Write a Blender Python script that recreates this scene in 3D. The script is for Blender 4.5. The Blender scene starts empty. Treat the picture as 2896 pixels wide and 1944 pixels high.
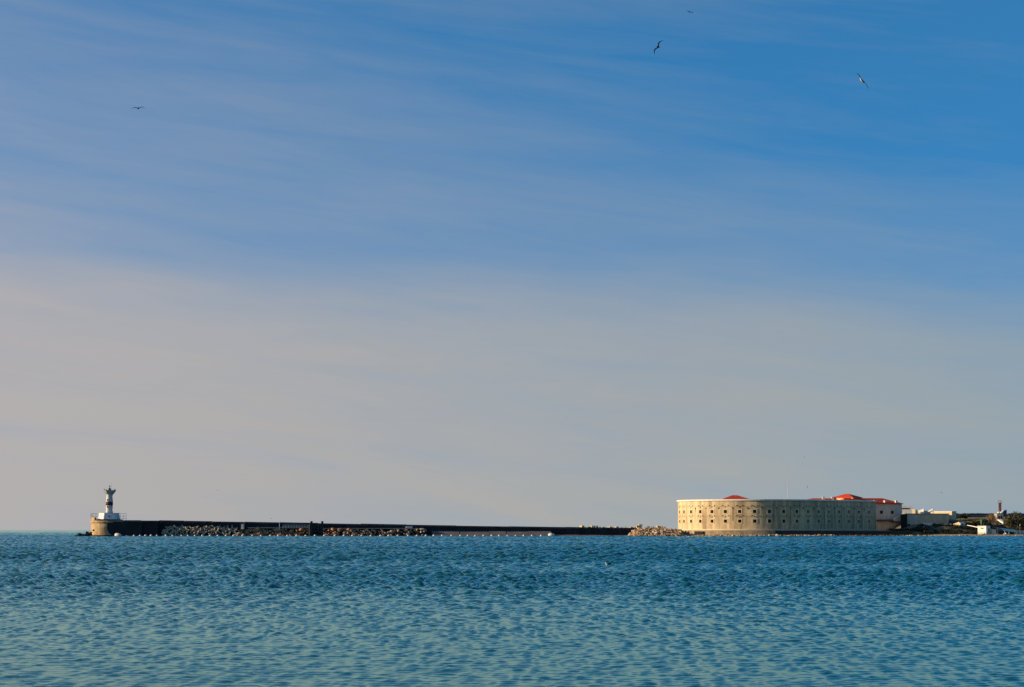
import bpy, bmesh, math, random
import numpy as np
from mathutils import Vector, Matrix

# ------------------------------------------------------------------ camera, sky, sun, exposure
C = bpy.context.scene.collection
SC = bpy.context.scene
CAM_H = 2.7
FPX = 5600.0                      # focal length in pixels of the 2896 px wide photograph
PITCH = math.atan(527 / FPX)
cam = bpy.data.cameras.new('camera')
cam_o = bpy.data.objects.new('camera', cam)
C.objects.link(cam_o)
cam_o.location = (0, 0, CAM_H)
cam_o.rotation_euler = (math.pi / 2 + PITCH, 0, 0)
cam.sensor_width = 36
cam.lens = 36 * FPX / 2896
cam.clip_start = 0.5
cam.clip_end = 90000
SC.camera = cam_o

SUN_EL = math.radians(13)
SUN_ROT = math.radians(-93)       # sun low on the left, almost square to the view
world = bpy.data.worlds.new('World')
SC.world = world
world.use_nodes = True


def build_sky():
    nt = world.node_tree
    N, L = nt.nodes, nt.links
    bg = N['Background']
    bg.inputs['Strength'].default_value = 0.1
    tc = N.new('ShaderNodeTexCoord')
    sep = N.new('ShaderNodeSeparateXYZ')
    L.new(tc.outputs['Generated'], sep.inputs[0])

    def math_(op, a, b=None, clamp=False):
        m = N.new('ShaderNodeMath'); m.operation = op; m.use_clamp = clamp
        for i, v in enumerate((a, b)):
            if v is None: continue
            if isinstance(v, (int, float)): m.inputs[i].default_value = v
            else: L.new(v, m.inputs[i])
        return m.outputs[0]
    z = math_('MAXIMUM', sep.outputs['Z'], 0.0)
    # clear air above the haze layer
    zz = math_('ADD', math_('MULTIPLY', z, 0.85), 0.20)
    cmb = N.new('ShaderNodeCombineXYZ')
    L.new(sep.outputs['X'], cmb.inputs[0]); L.new(sep.outputs['Y'], cmb.inputs[1]); L.new(zz, cmb.inputs[2])
    nrm = N.new('ShaderNodeVectorMath'); nrm.operation = 'NORMALIZE'
    L.new(cmb.outputs[0], nrm.inputs[0])
    sk = N.new('ShaderNodeTexSky'); sk.sky_type = 'NISHITA'; sk.sun_disc = False
    sk.sun_elevation = SUN_EL; sk.sun_rotation = SUN_ROT
    sk.air_density = 1.0; sk.dust_density = 0.0; sk.ozone_density = 6.0
    L.new(nrm.outputs[0], sk.inputs[0])
    hs = N.new('ShaderNodeHueSaturation')
    hs.inputs['Saturation'].default_value = 1.06
    hs.inputs['Value'].default_value = 1.0
    L.new(sk.outputs[0], hs.inputs['Color'])
    # veil of thin high cloud and sea haze: thick near the horizon and towards the sun (-X)
    el = math_('MULTIPLY', math_('ARCSINE', z), 180 / math.pi)
    tilt = math_('MULTIPLY', sep.outputs['X'], -4.0)           # veil edge stands higher towards the sun
    def noise(scale, sx, sz, detail=6, rough=0.6, rot=0.0, dist=0.0):
        mp = N.new('ShaderNodeMapping'); mp.vector_type = 'TEXTURE'; mp.inputs['Scale'].default_value = (1 / sx, 1, 1 / sz)
        mp.inputs['Rotation'].default_value = (0, rot, 0)
        L.new(tc.outputs['Generated'], mp.inputs[0])
        n = N.new('ShaderNodeTexNoise'); n.inputs['Scale'].default_value = scale
        n.inputs['Detail'].default_value = detail; n.inputs['Roughness'].default_value = rough
        n.inputs['Distortion'].default_value = dist
        L.new(mp.outputs[0], n.inputs['Vector'])
        return n.outputs['Fac']
    n1 = noise(3.0, 1.0, 7.0, 5, 0.55, 0.06)
    n2 = noise(5.0, 0.9, 8.0, 7, 0.58, 0.14, 0.5)
    n3 = noise(15.0, 0.8, 7.0, 7, 0.62, 0.14, 0.6)
    e2 = math_('ADD', el, math_('MULTIPLY', math_('SUBTRACT', n1, 0.5), 4.5))
    e2 = math_('ADD', e2, math_('MULTIPLY', math_('SUBTRACT', n2, 0.5), 1.6))
    e2 = math_('SUBTRACT', e2, tilt)
    def ramp(src, lo, hi, ease=True):
        mr = N.new('ShaderNodeMapRange'); mr.interpolation_type = 'SMOOTHSTEP' if ease else 'LINEAR'
        L.new(src, mr.inputs['Value'])
        mr.inputs['From Min'].default_value = lo; mr.inputs['From Max'].default_value = hi
        mr.inputs['To Min'].default_value = 0; mr.inputs['To Max'].default_value = 1
        return mr.outputs[0]
    edge = math_('SUBTRACT', 1.0, ramp(e2, 5.0, 8.2))          # soft lower sheet of haze
    broad = math_('SUBTRACT', 1.0, ramp(e2, 2.0, 15.0))        # gradual thinning above it
    sunward = ramp(math_('MULTIPLY', sep.outputs['X'], -1.0), -0.34, 0.30, False)
    f = math_('ADD', math_('MULTIPLY', edge, 0.32), math_('MULTIPLY', broad, 0.50))
    f = math_('ADD', f, math_('MULTIPLY', math_('SUBTRACT', sunward, 0.5), 0.30))
    streak = math_('MULTIPLY', math_('SUBTRACT', n2, 0.5), 0.52)
    f = math_('ADD', f, streak)
    f = math_('ADD', f, math_('MULTIPLY', math_('SUBTRACT', n3, 0.5), 0.16))
    f = math_('ADD', f, 0.07, True)
    mix = N.new('ShaderNodeMix'); mix.data_type = 'RGBA'
    L.new(f, mix.inputs['Factor'])
    ts = N.new('ShaderNodeMix'); ts.data_type = 'RGBA'; ts.blend_type = 'MULTIPLY'
    ts.inputs['Factor'].default_value = 1; ts.inputs[7].default_value = (.80, 1.14, 1.03, 1)
    L.new(hs.outputs[0], ts.inputs[6])
    L.new(ts.outputs[2], mix.inputs[6])
    # the veil is warmer and paler where it thickens towards the sun
    vc = N.new('ShaderNodeMix'); vc.data_type = 'RGBA'
    L.new(sunward, vc.inputs['Factor'])
    vc.inputs[6].default_value = (2.12, 2.29, 2.10, 1)
    vc.inputs[7].default_value = (2.72, 2.56, 2.60, 1)
    L.new(vc.outputs[2], mix.inputs[7])
    L.new(mix.outputs[2], bg.inputs['Color'])


build_sky()
sun = bpy.data.lights.new('sun', 'SUN')
sun.energy = 4.5
sun.angle = math.radians(0.55)
sun.color = (1.0, 0.77, 0.50)
sun_o = bpy.data.objects.new('sun', sun)
C.objects.link(sun_o)
sd = Vector((math.sin(SUN_ROT) * math.cos(SUN_EL), math.cos(SUN_ROT) * math.cos(SUN_EL), math.sin(SUN_EL)))
sun_o.rotation_euler = sd.to_track_quat('Z', 'Y').to_euler()
SC.view_settings.view_transform = 'Standard'
SC.view_settings.look = 'None'
SC.view_settings.gamma = 1
SC.view_settings.use_curve_mapping = False
SC.view_settings.exposure = 0.75
SC.cycles.max_bounces = 6

RNG = random.Random(7)
NP = np.random.default_rng(7)

# ------------------------------------------------------------------ helpers
cp, sp = math.cos(PITCH), math.sin(PITCH)


def at(px, py, Y):
    """world point at depth Y for a position measured in the photograph"""
    u = (px - 1448) / FPX
    v = (972 - py) / FPX
    t = Y / (cp - v * sp)
    return Vector((u * t, Y, CAM_H + t * (v * cp + sp)))


def X_(px, Y): return at(px, 1499, Y).x
def Z_(py, Y): return at(1448, py, Y).z
def K_(px): return X_(px, 1.0)


class MB:
    def __init__(self): self.v, self.f, self.uv = [], [], None
    def add(self, vs, fs):
        n = len(self.v); self.v += [tuple(p) for p in vs]
        self.f += [tuple(i + n for i in q) for q in fs]; return self
    def box(self, x0, x1, y0, y1, z0, z1, taper=0.0, M=None):
        t = taper
        vs = [(x0, y0, z0), (x1, y0, z0), (x1, y1, z0), (x0, y1, z0),
              (x0 + t, y0 + t, z1), (x1 - t, y0 + t, z1), (x1 - t, y1 - t, z1), (x0 + t, y1 - t, z1)]
        if M is not None: vs = [M @ Vector(p) for p in vs]
        return self.add(vs, [(3, 2, 1, 0), (4, 5, 6, 7), (0, 1, 5, 4), (1, 2, 6, 5), (2, 3, 7, 6), (3, 0, 4, 7)])
    def lathe(self, prof, n=20, M=None, ph=0.0, caps=True):
        vs, fs = [], []
        for r, z in prof:
            for k in range(n):
                a = ph + 2 * math.pi * k / n
                vs.append((r * math.cos(a), r * math.sin(a), z))
        for i in range(len(prof) - 1):
            for k in range(n):
                k2 = (k + 1) % n
                fs.append((i * n + k, i * n + k2, (i + 1) * n + k2, (i + 1) * n + k))
        if caps:
            fs.append(tuple(range(n - 1, -1, -1)))
            fs.append(tuple((len(prof) - 1) * n + k for k in range(n)))
        if M is not None: vs = [M @ Vector(p) for p in vs]
        return self.add(vs, fs)
    def tube(self, a, b, r, r2=None, n=6):
        a, b = Vector(a), Vector(b); d = b - a
        q = d.to_track_quat('Z', 'Y').to_matrix().to_4x4()
        return self.lathe([(r, 0), (r if r2 is None else r2, d.length)], n, Matrix.Translation(a) @ q)
    def prism(self, poly, y0, y1):
        """outline in x,z pushed from y0 to y1"""
        n = len(poly)
        vs = [(x, y0, z) for x, z in poly] + [(x, y1, z) for x, z in poly]
        fs = [tuple(range(n)), tuple(range(2 * n - 1, n - 1, -1))]
        fs += [(i, n + i, n + (i + 1) % n, (i + 1) % n) for i in range(n)]
        return self.add(vs, fs)
    def mesh(self, name, mat, smooth=False):
        me = bpy.data.meshes.new(name)
        me.from_pydata(self.v, [], self.f)
        if mat: me.materials.append(mat)
        me.validate(); me.update()
        bm = bmesh.new(); bm.from_mesh(me)
        bmesh.ops.recalc_face_normals(bm, faces=bm.faces)
        bm.to_mesh(me); bm.free()
        if smooth: me.polygons.foreach_set('use_smooth', [True] * len(me.polygons))
        return me
    def obj(self, name, mat, parent=None, smooth=False):
        return link(name, self.mesh(name, mat, smooth), parent)


def link(name, me, parent=None):
    o = bpy.data.objects.new(name, me); C.objects.link(o)
    if parent is not None: o.parent = parent
    return o


def thing(name, label, cat, loc=(0, 0, 0), rz=0.0, group=None):
    o = bpy.data.objects.new(name, None); C.objects.link(o)
    o.empty_display_size = 0.5
    o.location = loc; o.rotation_euler = (0, 0, rz)
    return tag(o, label, cat, group)


def tag(o, label, cat, group=None):
    o['label'] = label; o['category'] = cat
    if group: o['group'] = group
    return o


def struct(o, kind='structure'):
    o['kind'] = kind; return o


def smooth(x, a, b):
    t = np.clip((np.asarray(x, float) - a) / (b - a), 0, 1)
    return t * t * (3 - 2 * t)


# ------------------------------------------------------------------ materials
def mat(name, col, rough=0.85, col2=None, scale=1.0, detail=6, contrast=(0.35, 0.65), bump=0.0, bscale=None,
        stain=None, stain_amt=0.0, stain_scale=(0.6, 0.6, 0.07), brick=None, spec=0.3, coord='Object'):
    m = bpy.data.materials.new(name); m.use_nodes = True
    nt = m.node_tree; N, L = nt.nodes, nt.links
    b = N['Principled BSDF']
    b.inputs['Roughness'].default_value = rough
    b.inputs['Specular IOR Level'].default_value = spec
    tc = N.new('ShaderNodeTexCoord')
    n = N.new('ShaderNodeTexNoise'); n.inputs['Scale'].default_value = scale; n.inputs['Detail'].default_value = detail
    n.inputs['Roughness'].default_value = 0.62
    L.new(tc.outputs[coord], n.inputs['Vector'])
    r = N.new('ShaderNodeValToRGB'); L.new(n.outputs['Fac'], r.inputs[0])
    c2 = col2 or tuple(c * 0.7 for c in col)
    r.color_ramp.elements[0].position, r.color_ramp.elements[1].position = contrast
    r.color_ramp.elements[0].color = (*c2, 1); r.color_ramp.elements[1].color = (*col, 1)
    out = r.outputs[0]

    def mixer(fac, a, c):
        mx = N.new('ShaderNodeMix'); mx.data_type = 'RGBA'
        L.new(fac, mx.inputs['Factor']); L.new(a, mx.inputs[6])
        if isinstance(c, tuple): mx.inputs[7].default_value = (*c, 1)
        else: L.new(c, mx.inputs[7])
        return mx.outputs[2]
    if stain:
        for k, (sc_, amt) in enumerate(((stain_scale, stain_amt), (tuple(s * 2.7 for s in stain_scale), stain_amt * 0.7))):
            mp = N.new('ShaderNodeMapping'); mp.inputs['Scale'].default_value = sc_
            mp.inputs['Location'].default_value = (k * 13, 5, 2)
            L.new(tc.outputs['Object'], mp.inputs[0])
            s = N.new('ShaderNodeTexNoise'); s.inputs['Scale'].default_value = 1.0; s.inputs['Detail'].default_value = 5
            L.new(mp.outputs[0], s.inputs['Vector'])
            mr = N.new('ShaderNodeMapRange'); L.new(s.outputs['Fac'], mr.inputs[0])
            mr.inputs[1].default_value = 0.46; mr.inputs[2].default_value = 0.68
            mr.inputs[3].default_value = 0; mr.inputs[4].default_value = amt
            out = mixer(mr.outputs[0], out, stain if k == 0 else tuple(c * 0.75 for c in stain))
    height = n.outputs['Fac']
    if brick:
        bw, bh, dark = brick
        bt = N.new('ShaderNodeTexBrick'); L.new(tc.outputs['UV'], bt.inputs['Vector'])
        bt.inputs['Scale'].default_value = 1.0
        bt.inputs['Brick Width'].default_value = bw; bt.inputs['Row Height'].default_value = bh
        bt.inputs['Mortar Size'].default_value = 0.03; bt.inputs['Bias'].default_value = 0
        bt.inputs['Color1'].default_value = (1, 1, 1, 1); bt.inputs['Color2'].default_value = (.86, .86, .88, 1)
        bt.inputs['Mortar'].default_value = (dark, dark, dark, 1)
        mm = N.new('ShaderNodeMix'); mm.data_type = 'RGBA'; mm.blend_type = 'MULTIPLY'
        mm.inputs['Factor'].default_value = 0.8
        L.new(out, mm.inputs[6]); L.new(bt.outputs['Color'], mm.inputs[7]); out = mm.outputs[2]
    L.new(out, b.inputs['Base Color'])
    if bump:
        bp = N.new('ShaderNodeBump'); bp.inputs['Strength'].default_value = bump; bp.inputs['Distance'].default_value = 0.1
        if bscale:
            n2 = N.new('ShaderNodeTexNoise'); n2.inputs['Scale'].default_value = bscale; n2.inputs['Detail'].default_value = 5
            L.new(tc.outputs[coord], n2.inputs['Vector']); height = n2.outputs['Fac']
        L.new(height, bp.inputs['Height']); L.new(bp.outputs[0], b.inputs['Normal'])
    return m


M = {}
M['fort'] = mat('fort_limestone', (.72, .54, .30), .9, (.57, .43, .26), .35, 8, (.3, .7), .35, 2.5,
                stain=(.30, .22, .125), stain_amt=.9, stain_scale=(.35, .35, .04), brick=(1.25, .52, .80))
M['coping'] = mat('white_plaster', (.74, .70, .62), .8, (.60, .56, .50), .8, bump=.1)
M['plaster'] = mat('pale_grey_plaster', (.62, .52, .40), .9, (.52, .44, .34), .5, stain=(.40, .34, .27), stain_amt=.5)
M['tan'] = mat('tan_render', (.70, .52, .31), .9, (.6, .45, .27), .4, stain=(.42, .34, .24), stain_amt=.4)
M['cream'] = mat('cream_render', (.66, .54, .32), .9, (.58, .46, .27), .5)
M['white'] = mat('white_paint', (.80, .78, .74), .55, (.66, .64, .6), .9, stain=(.5, .42, .33), stain_amt=.4, stain_scale=(1.2, 1.2, .15))
M['gallery'] = mat('weathered_grey_white_paint', (.36, .37, .36), .7, (.26, .27, .27), 1.2)
M['tower'] = mat('weathered_white_paint', (.52, .52, .51), .6, (.42, .42, .41), .9, stain=(.34, .3, .26), stain_amt=.4, stain_scale=(1.2, 1.2, .15))
M['redband'] = mat('rusty_red_paint', (.085, .015, .008), .7, (.04, .010, .007), 1.5)
M['roof'] = mat('red_roof_tile', (.60, .062, .013), .8, (.46, .044, .011), .9, bump=.4, bscale=6)
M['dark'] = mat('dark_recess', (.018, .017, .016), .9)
M['shutter'] = mat('brown_shutter', (.055, .035, .02), .8, (.03, .02, .013), 2)
M['frame'] = mat('weathered_frame', (.12, .09, .06), .8)
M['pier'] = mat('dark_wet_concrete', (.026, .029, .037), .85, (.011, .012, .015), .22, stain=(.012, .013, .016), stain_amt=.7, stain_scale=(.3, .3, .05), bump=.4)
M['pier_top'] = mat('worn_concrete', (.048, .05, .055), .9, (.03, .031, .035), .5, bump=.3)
M['ochre'] = mat('rust_stained_stone', (.52, .42, .27), .9, (.36, .26, .13), .45, 7, (.3, .7), .5, 2,
                 stain=(.36, .15, .025), stain_amt=.95, stain_scale=(.4, .4, .11))
M['quay_sunlit'] = mat('sunlit_quay_stone', (.40, .30, .18), .9, (.24, .19, .12), .5, 7, stain=(.14, .11, .08), stain_amt=.6, stain_scale=(.3, .3, .12), bump=.5)  # curved part of the quay, sunlight painted into a paler stone colour
M['quay'] = mat('shaded_quay_stone', (.045, .044, .042), .9, (.025, .025, .025), .35, 7, stain=(.03, .03, .028), stain_amt=.7, stain_scale=(.3, .3, .12), bump=.5)  # straight right run of the quay, shade painted into a darker stone colour
M['apron'] = mat('pale_slipway_concrete', (.21, .185, .16), .9, (.14, .125, .11), .5, 7, stain=(.09, .08, .07), stain_amt=.5, stain_scale=(.25, .25, .3), bump=.4)
M['ledge'] = mat('light_ledge', (.36, .34, .31), .9, (.28, .27, .25), .7)
M['blackrock'] = mat('black_wet_rock', (.013, .012, .012), .9, (.008, .008, .008), 1.2, bump=.6, spec=.08)
ROCKS = [mat('brown_rock', (.42, .225, .11), .95, (.25, .125, .06), .9, bump=.8),
         mat('tan_rock', (.46, .31, .17), .95, (.29, .19, .11), .9, bump=.8),
         mat('pale_rock', (.50, .43, .33), .95, (.36, .30, .23), .9, bump=.8),
         mat('dull_rock', (.19, .145, .105), .95, (.10, .08, .06), .9, bump=.8)]
M['tetra'] = mat('tetrapod_concrete', (.42, .36, .26), .95, (.26, .22, .16), 1.2, bump=.6)
M['block'] = mat('pale_block_concrete', (.58, .48, .28), .95, (.42, .34, .2), 1, bump=.6)
M['earth'] = mat('dry_earth', (.27, .215, .13), 1, (.17, .14, .085), .12, 8, bump=.6)
M['steel'] = mat('dark_steel', (.02, .022, .025), .6, (.012, .013, .015), 2)
M['rail'] = mat('grey_rail', (.24, .24, .25), .6)
M['buoy'] = mat('white_float', (.66, .61, .5), .5, (.5, .46, .38), 3)
M['sand'] = mat('shore_sand', (.42, .31, .19), 1, (.31, .23, .15), .4, 7)
M['path'] = mat('pale_path', (.34, .32, .29), 1, (.26, .25, .23), .4, 7)
M['redmast'] = mat('red_mast_paint', (.20, .03, .022), .6, (.12, .022, .02), 2)
M['blue'] = mat('blue_panel', (.02, .10, .25), .6)
M['teal'] = mat('teal_sheet', (.13, .32, .36), .5, (.1, .25, .29), 1)
M['green'] = mat('green_panel', (.06, .22, .11), .7)
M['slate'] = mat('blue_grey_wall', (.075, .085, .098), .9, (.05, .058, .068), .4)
M['bark'] = mat('bark', (.08, .06, .045), 1)
M['leaf_dark'] = mat('dark_leaf', (.020, .023, .010), .9, (.012, .014, .007), .8)
M['leaf_olive'] = mat('olive_leaf', (.105, .082, .026), .9, (.055, .05, .018), .6)
M['leaf_hill'] = mat('hill_scrub_leaf', (.03, .036, .03), .9, (.018, .022, .018), .5)
M['reed'] = mat('dry_reed', (.24, .17, .095), 1, (.16, .11, .06), 1)
M['grass'] = mat('dry_grass', (.26, .21, .05), 1, (.15, .14, .03), .5)
M['gull'] = mat('gull_dark_feathers', (.011, .011, .013), .9, (.008, .008, .01), 4, spec=.1)
M['gull_white'] = mat('gull_white_feathers', (.72, .68, .62), .8)
M['beak'] = mat('beak_yellow', (.45, .25, .03), .5)


def ground_mat():
    m = mat('headland_ground', (.20, .165, .095), 1, (.12, .105, .06), .15, 8, bump=.6)
    return m


# ------------------------------------------------------------------ water
def build_water():
    ks = np.arange(-0.268, 0.2681, 0.00083)
    side = 0.268 + np.cumsum(0.00083 * 1.09 ** np.arange(1, 46))      # wider cells to the sides
    ks = np.concatenate([-side[::-1], ks, side])
    ys = [30.0]
    while ys[-1] < 32000:
        y = ys[-1]
        ys.append(y + (min(0.0026 * y, 1.05) if y < 860 else 0.95 * (y / 860) ** 3.0))
    ys = np.array(ys)
    dy = np.gradient(ys)
    dk = np.gradient(ks)
    cell = np.maximum(np.maximum(dy, 0.001 * ys)[:, None], ys[:, None] * np.maximum(dk - 0.0008, 0)[None, :] * .7)
    X = ys[:, None] * ks[None, :]
    Y = np.repeat(ys[:, None], len(ks), 1)
    Zs = np.zeros_like(X)
    bands = [0.13 * 1.5 ** i for i in range(24)]
    W, tot = [], 0
    for lam in bands:
        w = smooth(np.log2(lam / (2.6 * cell)), 0, 0.8) * (1 - smooth(np.log2(lam / (3.4 * cell)), 0, 1.7))
        w = w * min(1.0, 1.3 / lam) ** .5
        W.append(w.astype(np.float32)); tot = tot + w ** 2
    tot = np.sqrt(np.maximum(tot, 1e-6)) / (0.062 + 0.35 * smooth(np.log(ys), math.log(48), math.log(230)))[:, None]
    calm = np.minimum(1.0, 3.0 / np.array(bands)) ** .7
    # wind patches: broad bands of livelier and calmer water
    gust = np.zeros_like(X)
    for _ in range(9):
        a = NP.normal(0, 0.35); lam = 10 ** NP.uniform(1.35, 2.3)
        k = 2 * np.pi / lam
        gust += np.sin(k * (np.sin(a) * X * 0.5 + np.cos(a) * Y) + NP.uniform(0, 6.28)) / 3.0
    gust = 1 + 0.32 * np.clip(gust, -1.6, 1.6)
    for lam, w, cm in zip(bands, W, calm):
        if w.max() < 0.01: continue
        rows = np.where(w.max(axis=1) > 0.004)[0]
        r0, r1 = rows[0], rows[-1] + 1
        acc = np.zeros((r1 - r0, X.shape[1]))
        nc = 16
        for _ in range(nc):
            l2 = lam * NP.uniform(0.82, 1.2); k = 2 * np.pi / l2
            kx = k * float(np.clip(NP.normal(0.2, 0.8 if lam < 0.45 else 1.5), -2.8, 2.8))      # short crested wind chop
            acc += np.sin(kx * X[r0:r1] - k * Y[r0:r1] + NP.uniform(0, 6.28)) * (1.25 / math.hypot(k, kx * .8))
        Zs[r0:r1] += acc * (w / tot)[r0:r1] * (cm / math.sqrt(nc / 2))
    Zs *= gust
    # pinch the crests and flatten the troughs
    sg = Zs.std(axis=1, keepdims=True) + 1e-6
    Zs = Zs + 0.22 * (Zs ** 2 / sg - sg)
    edge = smooth(np.abs(ks), side[-1] - .09, side[-1] - .002)[None, :]
    Zs *= (1 - edge)
    Zs *= smooth(ys, 30, 31.5)[:, None]
    # lift nothing through the quay edges far away
    lim = np.maximum(.4, .00045 * ys)[:, None]
    Zs = lim * np.tanh(Zs / lim)
    nr, nc = X.shape
    co = np.stack([X, Y, Zs], -1).reshape(-1, 3).astype(np.float32)
    i = np.arange(nr - 1)[:, None] * nc + np.arange(nc - 1)[None, :]
    q = np.stack([i, i + 1, i + 1 + nc, i + nc], -1).reshape(-1, 4)
    # plain skirts to the sides, behind and beyond
    F = 60000.0
    x0, x1 = float(ks[0]), float(ks[-1])
    y0, yN = float(ys[0]), float(ys[-1])
    extra = np.array([(-F, -600, 0), (F, -600, 0), (x1 * y0, y0, 0), (x0 * y0, y0, 0),
                      (x1 * yN, yN, 0), (x0 * yN, yN, 0), (F, yN, 0), (-F, yN, 0),
                      (F, F, 0), (-F, F, 0), (F, y0, 0), (-F, y0, 0)], np.float32)
    b = len(co)
    eq = np.array([(b, b + 1, b + 10, b + 11), (b + 2, b + 10, b + 6, b + 4), (b + 11, b + 3, b + 5, b + 7),
                   (b + 7, b + 6, b + 8, b + 9)])
    co = np.concatenate([co, extra]); q = np.concatenate([q, eq])
    me = bpy.data.meshes.new('water')
    me.vertices.add(len(co)); me.vertices.foreach_set('co', co.ravel())
    me.loops.add(q.size); me.loops.foreach_set('vertex_index', q.ravel().astype(np.int32))
    me.polygons.add(len(q))
    me.polygons.foreach_set('loop_start', np.arange(0, q.size, 4, dtype=np.int32))
    me.polygons.foreach_set('loop_total', np.full(len(q), 4, np.int32))
    me.update(calc_edges=True)
    me.polygons.foreach_set('use_smooth', [True] * len(q))
    m = bpy.data.materials.new('sea_water'); m.use_nodes = True
    nt = m.node_tree; N, L = nt.nodes, nt.links
    N.remove(N['Principled BSDF'])
    out = N['Material Output']
    tc = N.new('ShaderNodeTexCoord')
    n = N.new('ShaderNodeTexNoise'); n.inputs['Scale'].default_value = 0.02; n.inputs['Detail'].default_value = 4
    L.new(tc.outputs['Object'], n.inputs['Vector'])
    r = N.new('ShaderNodeValToRGB'); L.new(n.outputs['Fac'], r.inputs[0])
    r.color_ramp.elements[0].position = .3; r.color_ramp.elements[1].position = .7
    r.color_ramp.elements[0].color = (.0, .060, .068, 1); r.color_ramp.elements[1].color = (.0, .082, .086, 1)
    n2 = N.new('ShaderNodeTexNoise'); n2.inputs['Scale'].default_value = 1.6; n2.inputs['Detail'].default_value = 5; n2.inputs['Roughness'].default_value = .55
    L.new(tc.outputs['Object'], n2.inputs['Vector'])
    bp = N.new('ShaderNodeBump'); bp.inputs['Distance'].default_value = .075
    L.new(n2.outputs['Fac'], bp.inputs['Height'])
    # ripples are weaker in the lee of the near shore
    sy = N.new('ShaderNodeSeparateXYZ'); L.new(tc.outputs['Object'], sy.inputs[0])
    lee = N.new('ShaderNodeMapRange'); L.new(sy.outputs['Y'], lee.inputs[0])
    lee.inputs[1].default_value = 35; lee.inputs[2].default_value = 150
    lee.inputs[3].default_value = .28; lee.inputs[4].default_value = .6
    L.new(lee.outputs[0], bp.inputs['Strength'])
    df = N.new('ShaderNodeBsdfDiffuse'); L.new(r.outputs[0], df.inputs['Color'])
    gl = N.new('ShaderNodeBsdfGlossy'); gl.inputs['Roughness'].default_value = .035; gl.inputs['Color'].default_value = (.70, 1, .91, 1)
    fr = N.new('ShaderNodeFresnel'); fr.inputs['IOR'].default_value = 1.33
    mx = N.new('ShaderNodeMixShader')
    for nd in (gl, fr): L.new(bp.outputs[0], nd.inputs['Normal'])
    L.new(fr.outputs[0], mx.inputs[0]); L.new(df.outputs[0], mx.inputs[1]); L.new(gl.outputs[0], mx.inputs[2])
    L.new(mx.outputs[0], out.inputs['Surface'])
    me.materials.append(m)
    struct(link('water', me))


build_water()


# ------------------------------------------------------------------ land
def ground_z(x, y):
    """height of the headland behind the shore"""
    x = np.asarray(x, float); y = np.asarray(y, float)
    s = y - 796
    # broad bank right of the fort
    hi = .9 * smooth(s, -1, 4) + 3.6 * smooth(s, 7, 27) + 3.2 * smooth(s, 36, 72) + 1.4 * smooth(s, 76, 120)
    lo = .8 * smooth(s, -1, 4) + .5 * smooth(s, 5, 20) + 3.6 * smooth(s, 22, 60) + 4.2 * smooth(s, 60, 120)
    r = smooth(x, 181, 197)
    z = hi * (1 - r) + lo * r
    # level yard around the fort
    inside = np.maximum(smooth(34.2 - np.hypot(x - 101.45, y - 831.1), 0, 2), smooth(s, 6.5, 8.5) * smooth(x, 101, 103))
    inside = np.maximum(inside, smooth(s, 34, 37))
    fy = 2.35 * (inside * smooth(x, 69, 72) + smooth(s, -1, 20) * (1 - smooth(x, 69, 72))) - 1.2 * (1 - inside) * smooth(x, 69, 72)
    t = smooth(x, 160, 172)
    z = fy * (1 - t) + z * t
    # rubble mound left of the fort
    mound = .75 * np.exp(-((x - 57) / 9) ** 2 - ((y - 822) / 18) ** 2)
    z = z + mound
    left = smooth(x, 44, 52)
    z = z * left - 1.2 * (1 - left)
    z = np.where(s < -1, -1.2, np.where(s < 2, -1.2 + (z + 1.2) * smooth(s, -1, 2), z))
    return z


def build_land():
    xs = np.linspace(42, 360, 260); ys = np.concatenate([np.linspace(794, 860, 90), np.linspace(862, 1100, 60)])
    Xg, Yg = np.meshgrid(xs, ys)
    Zg = ground_z(Xg, Yg)
    Zg = Zg + NP.normal(0, .06, Zg.shape) * (Zg > .3)
    Zg[-1, :] = -1.2; Zg[:, -1] = -1.2
    n = len(xs)
    vs = np.stack([Xg, Yg, Zg], -1).reshape(-1, 3).tolist()
    fs = [(j * n + i, j * n + i + 1, (j + 1) * n + i + 1, (j + 1) * n + i) for j in range(len(ys) - 1) for i in range(n - 1)]
    struct(MB().add(vs, fs).obj('ground', ground_mat(), smooth=True))
    # sandy strip along the water
    mb = MB(); rows = []
    for x in np.linspace(166, 330, 110):
        w = .8 + .5 * math.sin(x * .31) + .3 * math.sin(x * 1.1)
        rows.append([(x, 794.4 + .4 * math.sin(x * .7), -.3), (x, 796.2, .45), (x, 799.2 + w, float(ground_z(x, 799.2 + w)) + .05)])
    vs = [p for r in rows for p in r]
    fs = [(i * 3 + k, (i + 1) * 3 + k, (i + 1) * 3 + k + 1, i * 3 + k + 1) for i in range(len(rows) - 1) for k in (0, 1)]
    struct(mb.add(vs, fs).obj('beach', M['sand']))
    # pale path that climbs to the right of the fort
    pts = [(2478, 1499.5, 812), (2520, 1497, 818), (2560, 1493, 822), (2600, 1488, 826), (2640, 1486, 829), (2690, 1486, 832)]
    vs = []
    for px, py, Yd in pts:
        x = X_(px, Yd)
        for dd in (0, 3.2):
            vs.append((x, Yd + dd, max(float(ground_z(x, Yd + dd)), 0) + .06))
    fs = [(2 * i, 2 * i + 2, 2 * i + 3, 2 * i + 1) for i in range(len(pts) - 1)]
    struct(MB().add(vs, fs).obj('path', M['path']))


build_land()

# ------------------------------------------------------------------ the round fort
FC = Vector((X_(2155, 800), 800 + 31.1)); FR = 31.1
A0 = math.radians(135)
WL = 44.5
ARC = FR * math.pi


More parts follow.
